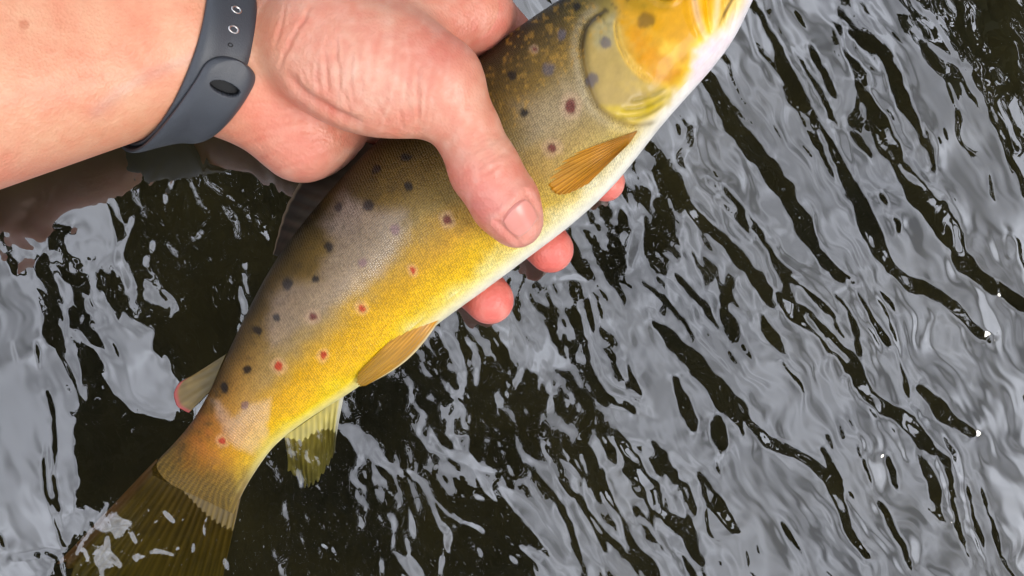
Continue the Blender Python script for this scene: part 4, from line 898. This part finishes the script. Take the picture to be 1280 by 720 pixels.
def build_hand():
    h = 1.15
    lo = np.array([-308, -42, -52.0]); hi = np.array([46, 150, 130.0])
    B = 8
    nb = np.ceil((hi - lo) / (h * B)).astype(int)
    cx = [lo[i] + (np.arange(nb[i]) * B + (B - 1) / 2) * h for i in range(3)]
    Dc = arm_sdf(np.meshgrid(*[c.astype(np.float32) for c in cx], indexing='ij'))
    Dg = np.repeat(np.repeat(np.repeat(Dc, B, 0), B, 1), B, 2).reshape(nb[0], B, nb[1], B, nb[2], B)
    act = np.argwhere(np.abs(Dc) < h * B * 1.1)            # only blocks the skin passes through
    r8 = np.arange(B)
    for s in range(0, len(act), 1500):
        k = act[s:s + 1500]
        q = [(lo[i] + (k[:, i, None] * B + r8) * h).astype(np.float32) for i in range(3)]
        d8 = arm_sdf([q[0][:, :, None, None] + np.zeros((1, 1, B, B), np.float32), q[1][:, None, :, None] + np.zeros((1, B, 1, B), np.float32), q[2][:, None, None, :] + np.zeros((1, B, B, 1), np.float32)])
        Dg[k[:, 0], :, k[:, 1], :, k[:, 2], :] = d8
    Dg = Dg.reshape(nb[0] * B, nb[1] * B, nb[2] * B)
    V, F = surface_nets(Dg, lo, h)
    del Dg
    # one smooth subdivision, then skin folds
    me = bpy.data.meshes.new('tmp')
    o = mesh_obj('tmp', V, F, skin_material('skin'))
    md = o.modifiers.new('s', 'SUBSURF'); md.levels = 1; md.render_levels = 1
    dg = bpy.context.evaluated_depsgraph_get(); ev = o.evaluated_get(dg).to_mesh()
    n = len(ev.vertices); V = np.empty(n * 3, np.float32); ev.vertices.foreach_get('co', V); V = V.reshape(-1, 3).astype(float)
    F = np.empty(len(ev.polygons) * 4, np.int32); ev.loops.foreach_get('vertex_index', F); F = F.reshape(-1, 4).copy()
    mat = o.data.materials[0]
    bpy.data.objects.remove(o, do_unlink=True)
    fn = np.cross(V[F[:, 2]] - V[F[:, 0]], V[F[:, 3]] - V[F[:, 1]])
    g = np.stack([sum(np.bincount(F[:, j], weights=fn[:, i], minlength=n) for j in range(4)) for i in range(3)], 1)
    g /= np.maximum(np.linalg.norm(g, axis=1, keepdims=True), 1e-12)
    px, py = to_px(V)
    facing = np.clip(g[:, 2] * 2.5, 0, 1)
    disp = np.zeros(n)
    crm = np.zeros(n)
    for pts, dep, wd in CREASE:
        p = np.array(pts, float)
        sel = (px > p[:, 0].min() - 25) & (px < p[:, 0].max() + 25) & (py > p[:, 1].min() - 25) & (py < p[:, 1].max() + 25) & (g[:, 2] > 0)
        if len(p) > 2: p = resample(p, 16)
        d_, _, fr = poly_dist(px[sel] + 1.5 * vnoise(px[sel] / 12, py[sel] / 12, 55), py[sel], p)
        e_ = ss(0, .2, fr) * ss(1, .8, fr) if len(p) > 2 else 1
        k_ = np.exp(-(d_ / wd) ** 2) * e_
        dep = dep * .75 if wd < 3 else dep * .8
        disp[sel] -= dep * k_
        if dep > 0:
            disp[sel] += .35 * dep * np.exp(-((d_ - 2.2 * wd) / wd) ** 2) * e_
            crm[sel] = np.maximum(crm[sel], k_ * min(1, dep * 1.2))
    disp += .10 * vnoise(px / 18, py / 18, 51)
    mnd = np.exp(-(((px - 465) / 85) ** 2 + ((py - 100) / 55) ** 2)) * (V[:, 2] > 10)
    wp = 6 * vnoise(px / 40, py / 40, 56)
    disp += mnd * (.13 * vnoise((px + wp + .12 * py) / 5.5, py / 42, 57) + .12 * vnoise((px + wp) / 9, py / 60, 58))
    hl = np.exp(-(((px - 345) / 75) ** 2 + ((py - 165) / 50) ** 2)) * (V[:, 2] < 24)
    disp += hl * .11 * vnoise((px + wp) / 40, (py + .25 * px + wp) / 5.5, 59)
    tb = ss(120, 170, py) * (V[:, 2] > 8)
    uu_ = (px - 548) * .5 + (py - 106) * .865; vv_ = (px - 548) * .865 - (py - 106) * .5
    disp += tb * (.07 * vnoise((uu_ + .02 * vv_ ** 2 * .3 + wp) / 4.5, vv_ / 26, 62) + .16 * np.exp(-((uu_ - 115) / 26) ** 2) * vnoise((uu_ + wp) / 5, vv_ / 30, 63))
    disp += .05 * vnoise((px + py) / 6 + wp * .1, (px - py) / 16, 64)
    nq = np.array([(622, 277), (658, 241), (677, 272), (648, 303), (621, 277)], float)
    dn = poly_dist(px, py, nq)[0]
    disp += (-.35 * np.exp(-(dn / 3.0) ** 2) + .25 * np.exp(-((dn - 7) / 4) ** 2)) * tb
    V = V + g * (disp * facing)[:, None]
    # skin colour: peach arm, pinker hand, pink fingertips
    TONE = np.array([.97, .93, .92])
    base = np.tile(lin((226, 164, 128)), (n, 1)) * TONE
    def paint(mk, c): base[:] = base * (1 - mk[:, None]) + lin(c) * mk[:, None] * TONE
    nn = vnoise(px / 40, py / 40, 52)
    paint(.85 * ss(300, 380, px + 15 * nn), (224, 158, 132))
    heel = np.exp(-(((px - 345) / 70) ** 2 + ((py - 155) / 55) ** 2)); paint(.8 * np.clip(heel, 0, 1), (224, 140, 114))
    mound = np.exp(-(((px - 465) / 70) ** 2 + ((py - 95) / 45) ** 2)); paint(.6 * mound, (230, 178, 152))
    paint(.65 * np.exp(-(((px - 555) / 60) ** 2 + ((py - 60) / 50) ** 2)), (218, 134, 114))
    paint(.6 * ss(150, 260, py) * (V[:, 2] > 5), (226, 150, 134))
    paint(.75 * np.exp(-(((px - 590) / 45) ** 2 + ((py - 265) / 40) ** 2)) * (V[:, 2] > 5), (224, 128, 116))
    paint(.92 * (V[:, 2] < 2) * ss(220, 300, py + .3 * (px - 600)), (236, 124, 112))
    paint(.5 * np.exp(-(((px - 615) / 45) ** 2 + ((py - 25) / 40) ** 2)) * (V[:, 2] < 12), (236, 140, 128))
    paint(.4 * crm, (200, 100, 80))
    stripe = vnoise((px + wp + .12 * py) / 5.5, py / 42, 57) * mnd
    paint(.4 * np.clip(stripe, 0, 1), (240, 204, 184)); paint(.28 * np.clip(-stripe, 0, 1), (214, 128, 108))  # highlights along the mound's ridges painted pale, pink between them
    stripe = vnoise((px + wp) / 40, (py + .25 * px + wp) / 5.5, 59) * hl
    paint(.3 * np.clip(stripe, 0, 1), (236, 172, 146)); paint(.4 * np.clip(-stripe, 0, 1), (206, 112, 90))
    blot = vnoise(px / 9, py / 9, 66) * ss(300, 420, px)
    paint(.22 * np.clip(blot, 0, 1), (240, 196, 178)); paint(.22 * np.clip(-blot, 0, 1), (212, 112, 98))
    paint(.55 * ss(8.0, 4.5, np.hypot(px - 30, py - 31)), (188, 104, 66))
    for _ in range(26):
        fx, fy = rng.uniform(0, 250), rng.uniform(0, 190)
        paint(rng.uniform(.1, .25) * ss(4.5, 1.5, np.hypot(px - fx, py - fy)), (206, 132, 96))
    paint(.22 * np.exp(-(poly_dist(px, py, resample([(120, 140), (160, 108), (200, 88), (245, 72)], 12))[0] / 9) ** 2), (176, 150, 150))
    o = mesh_obj('person', world(V), F, mat, colr=base)
    tag(o, 'bare forearm and hand gripping the trout, thumb across its flank', 'person')
    # thumbnail
    q = np.array([(621, 277), (658, 241), (677, 272), (648, 303)], float)       # two proximal, two distal corners
    m_ = 40
    uu, vv = np.meshgrid(np.linspace(0, 1, m_), np.linspace(0, 1, m_), indexing='ij')     # across, along
    rs = 1 - .0 * uu
    cu = 2 * uu - 1; cv = 2 * vv - 1
    # squircle mapping rounds the corners
    su = cu * np.sqrt(1 - .38 * cv ** 2); sv = cv * np.sqrt(1 - .38 * cu ** 2)
    a_ = (su + 1) / 2; b_ = (sv + 1) / 2
    Pn = (q[0] * ((1 - a_) * (1 - b_))[..., None] + q[1] * (a_ * (1 - b_))[..., None] + q[2] * (a_ * b_)[..., None] + q[3] * ((1 - a_) * b_)[..., None])
    nh = np.full(Pn.shape[:2], 60.0)
    for _ in range(60):
        f = K * (DIST - nh) / DIST
        Pp = [(Pn[..., 0] - 640) * f, (360 - Pn[..., 1]) * f, nh]
        nh = nh - np.clip(arm_sdf(Pp), -2, 3) * .8
    f = K * (DIST - nh) / DIST
    Pd = np.stack([(Pn[..., 0] - 640) * f, (360 - Pn[..., 1]) * f, nh], -1)
    gg = grad([Pd[..., 0].copy(), Pd[..., 1].copy(), Pd[..., 2].copy()])
    rim = np.maximum(np.abs(cu), np.abs(cv))
    off = -.5 + .95 * ss(1.0, .82, rim) + .25 * (1 - cu ** 2)
    Top = Pd + gg * off[..., None]; Bot = Pd - gg * 1.0
    nc = lin((224, 146, 130)) + 0 * Pd
    lun = ss(.5, .2, vv + .5 * np.abs(cu)); nc = nc * (1 - .5 * lun[..., None]) + lin((222, 150, 136)) * .5 * lun[..., None]
    tipm = ss(.86, .95, vv); nc = nc * (1 - .6 * tipm[..., None]) + lin((236, 190, 172)) * .5 * tipm[..., None]
    gf = grid_faces(m_, m_); n0 = m_ * m_; idx = np.arange(n0).reshape(m_, m_)
    loop = np.r_[idx[0], idx[1:, -1], idx[-1, -2::-1], idx[-2:0:-1, 0]]; l1 = np.roll(loop, -1)
    Fn = np.r_[gf[:, ::-1], gf + n0, np.c_[loop, l1, l1 + n0, loop + n0]]
    nail = mesh_obj('thumbnail', world(np.r_[Top.reshape(-1, 3), Bot.reshape(-1, 3)]), Fn, skin_material('nail', True), o, colr=np.r_[nc.reshape(-1, 3), nc.reshape(-1, 3)])
    return o

person = build_hand()

# ------------------------------------------------------------------ watch strap
def build_strap():
    root = bpy.data.objects.new('watch_strap', None); col.objects.link(root)
    tag(root, 'dark grey rubber watch strap with pin holes buckled round the wrist', 'watch strap')
    C = at(250, 40, 18)
    a = np.array([.75, -.20, -.62]); a /= np.linalg.norm(a)
    e1 = np.array([0, 0, 1.0]) - a * a[2]; e1 /= np.linalg.norm(e1)
    e2 = np.cross(e1, a); e2 = e2 if e2[1] < 0 else -e2
    def surf(phi, wv, off):
        dirs = np.cos(phi)[..., None] * e1 + np.sin(phi)[..., None] * e2
        base = C + a * wv[..., None]
        r = np.full(phi.shape, 55.0)
        for _ in range(50):
            P = base + dirs * r[..., None]
            r = r - np.clip(wrist_sdf([P[..., 0], P[..., 1], P[..., 2]]), -4, 6) * .8
        ra = r + 12.0                                     # pressed a little into the soft heel of the hand
        for _ in range(40):
            P = base + dirs * ra[..., None]
            ra = ra - np.clip(arm_sdf([P[..., 0], P[..., 1], P[..., 2]]), -4, 6) * .8
        rs = r + 2.6 * np.tanh(np.clip(ra - r, 0, 30) / 2.6)
        return base + dirs * (rs + off)[..., None]
    def band(name, phi0, phi1, centre, half, lift, thick, mat, nphi=220, nw=25, hole=None, cap1=False, cap0=False):
        s = np.linspace(0, 1, nphi)[:, None] * np.ones((1, nw)); t = np.linspace(-1, 1, nw)[None, :] * np.ones((nphi, 1))
        phi = phi0 + (phi1 - phi0) * s
        hw = half + 0 * s
        capl = .26
        if cap0: phi = phi + (phi1 - phi0) * 0
        ctr = centre(phi)
        if cap0:                                        # rounded free end
            k = np.clip((capl - (phi - phi0)) / capl, 0, 1)
            hw = half * np.sqrt(np.clip(1 - k ** 2.4, .0004, 1))
        wv = ctr + hw * t
        round_ = thick * (1 - .55 * np.abs(t) ** 6)
        lf = lift(phi)
        Top = surf(phi, wv, lf + round_); Bot = surf(phi, wv, lf)
        gf = grid_faces(nphi, nw); n0 = nphi * nw
        if hole is not None:
            (hp, hwc, rp, rw) = hole
            cp = (phi - hp) / rp; cw = (wv - hwc) / rw
            rr = np.hypot(cp, cw).ravel()
            fm = rr[gf].mean(1) > 1.0
            gk = gf[fm]
        else: gk = gf
        # boundary edges of the kept faces -> side walls
        ed = np.r_[gk[:, [0, 1]], gk[:, [1, 2]], gk[:, [2, 3]], gk[:, [3, 0]]]
        key = np.sort(ed, 1); k_ = key[:, 0].astype(np.int64) * n0 + key[:, 1]
        uq, inv, cnt = np.unique(k_, return_inverse=True, return_counts=True)
        be = ed[cnt[inv] == 1]
        F = np.r_[gk[:, ::-1], gk + n0, np.c_[be[:, 0], be[:, 1], be[:, 1] + n0, be[:, 0] + n0]]
        V = np.r_[Top.reshape(-1, 3), Bot.reshape(-1, 3)]
        return mesh_obj(name, world(V), F, mat, root)
    rub = simple_mat('strap_rubber', (0.046, 0.051, 0.060), rough=.42, bump=.12, bscale=2500.0, vary=.12)
    dark = simple_mat('strap_hole_shade', (0.003, 0.003, 0.003), rough=.7, bump=.1)  # black that paints the shade inside the slot and the small hole
    metal = simple_mat('eyelet', (0.55, 0.53, 0.52), rough=.28, metal=1.0, bump=.05)
    band('strap_band', -3.0, 2.4, lambda p: 0 * p, 8.0, lambda p: .25 + 0 * p, 1.9, rub, nphi=320)
    tabc = lambda p: 3.6 * ss(1.5, .2, p)
    band('strap_tab', TAB0, 3.2, tabc, 8.2, lambda p: 2.3 + 0 * p, 2.2, rub, nphi=420, nw=75, cap0=True, hole=(TAB0 + .33, 2.6, .075, 4.8))
    # black sheet standing in for the shade inside the slot
    ph, wv = np.meshgrid(np.linspace(TAB0 + .2, TAB0 + .5, 16), np.linspace(-3.5, 8.2, 16), indexing='ij')
    S = surf(ph, wv, 2.25 + 0 * ph)
    mesh_obj('slot_shade', world(S.reshape(-1, 3)), grid_faces(16, 16)[:, ::-1].copy(), dark, root, sheet=True)
    for (phi, r, mt) in ((-.75, 1.5, metal), (-.36, 1.5, metal), (-.06, 1.5, metal), (.16, .7, dark)):
        th = np.linspace(0, 2 * np.pi, 24, endpoint=False)
        rings = []
        for (q, up) in ((1.25, 1.6), (1.15, 2.32), (.8, 2.36), (.62, 1.7), (.3, 1.9), (.03, 1.95)):
            rings.append(surf(phi + r * q * np.sin(th) / 30.0, 1.0 + r * q * np.cos(th), up + 0 * th))
        R = np.stack(rings)
        mesh_obj('pin_hole', world(R.reshape(-1, 3)), grid_faces(6, 24, True), mt, root)
TAB0 = 0.30
build_strap()
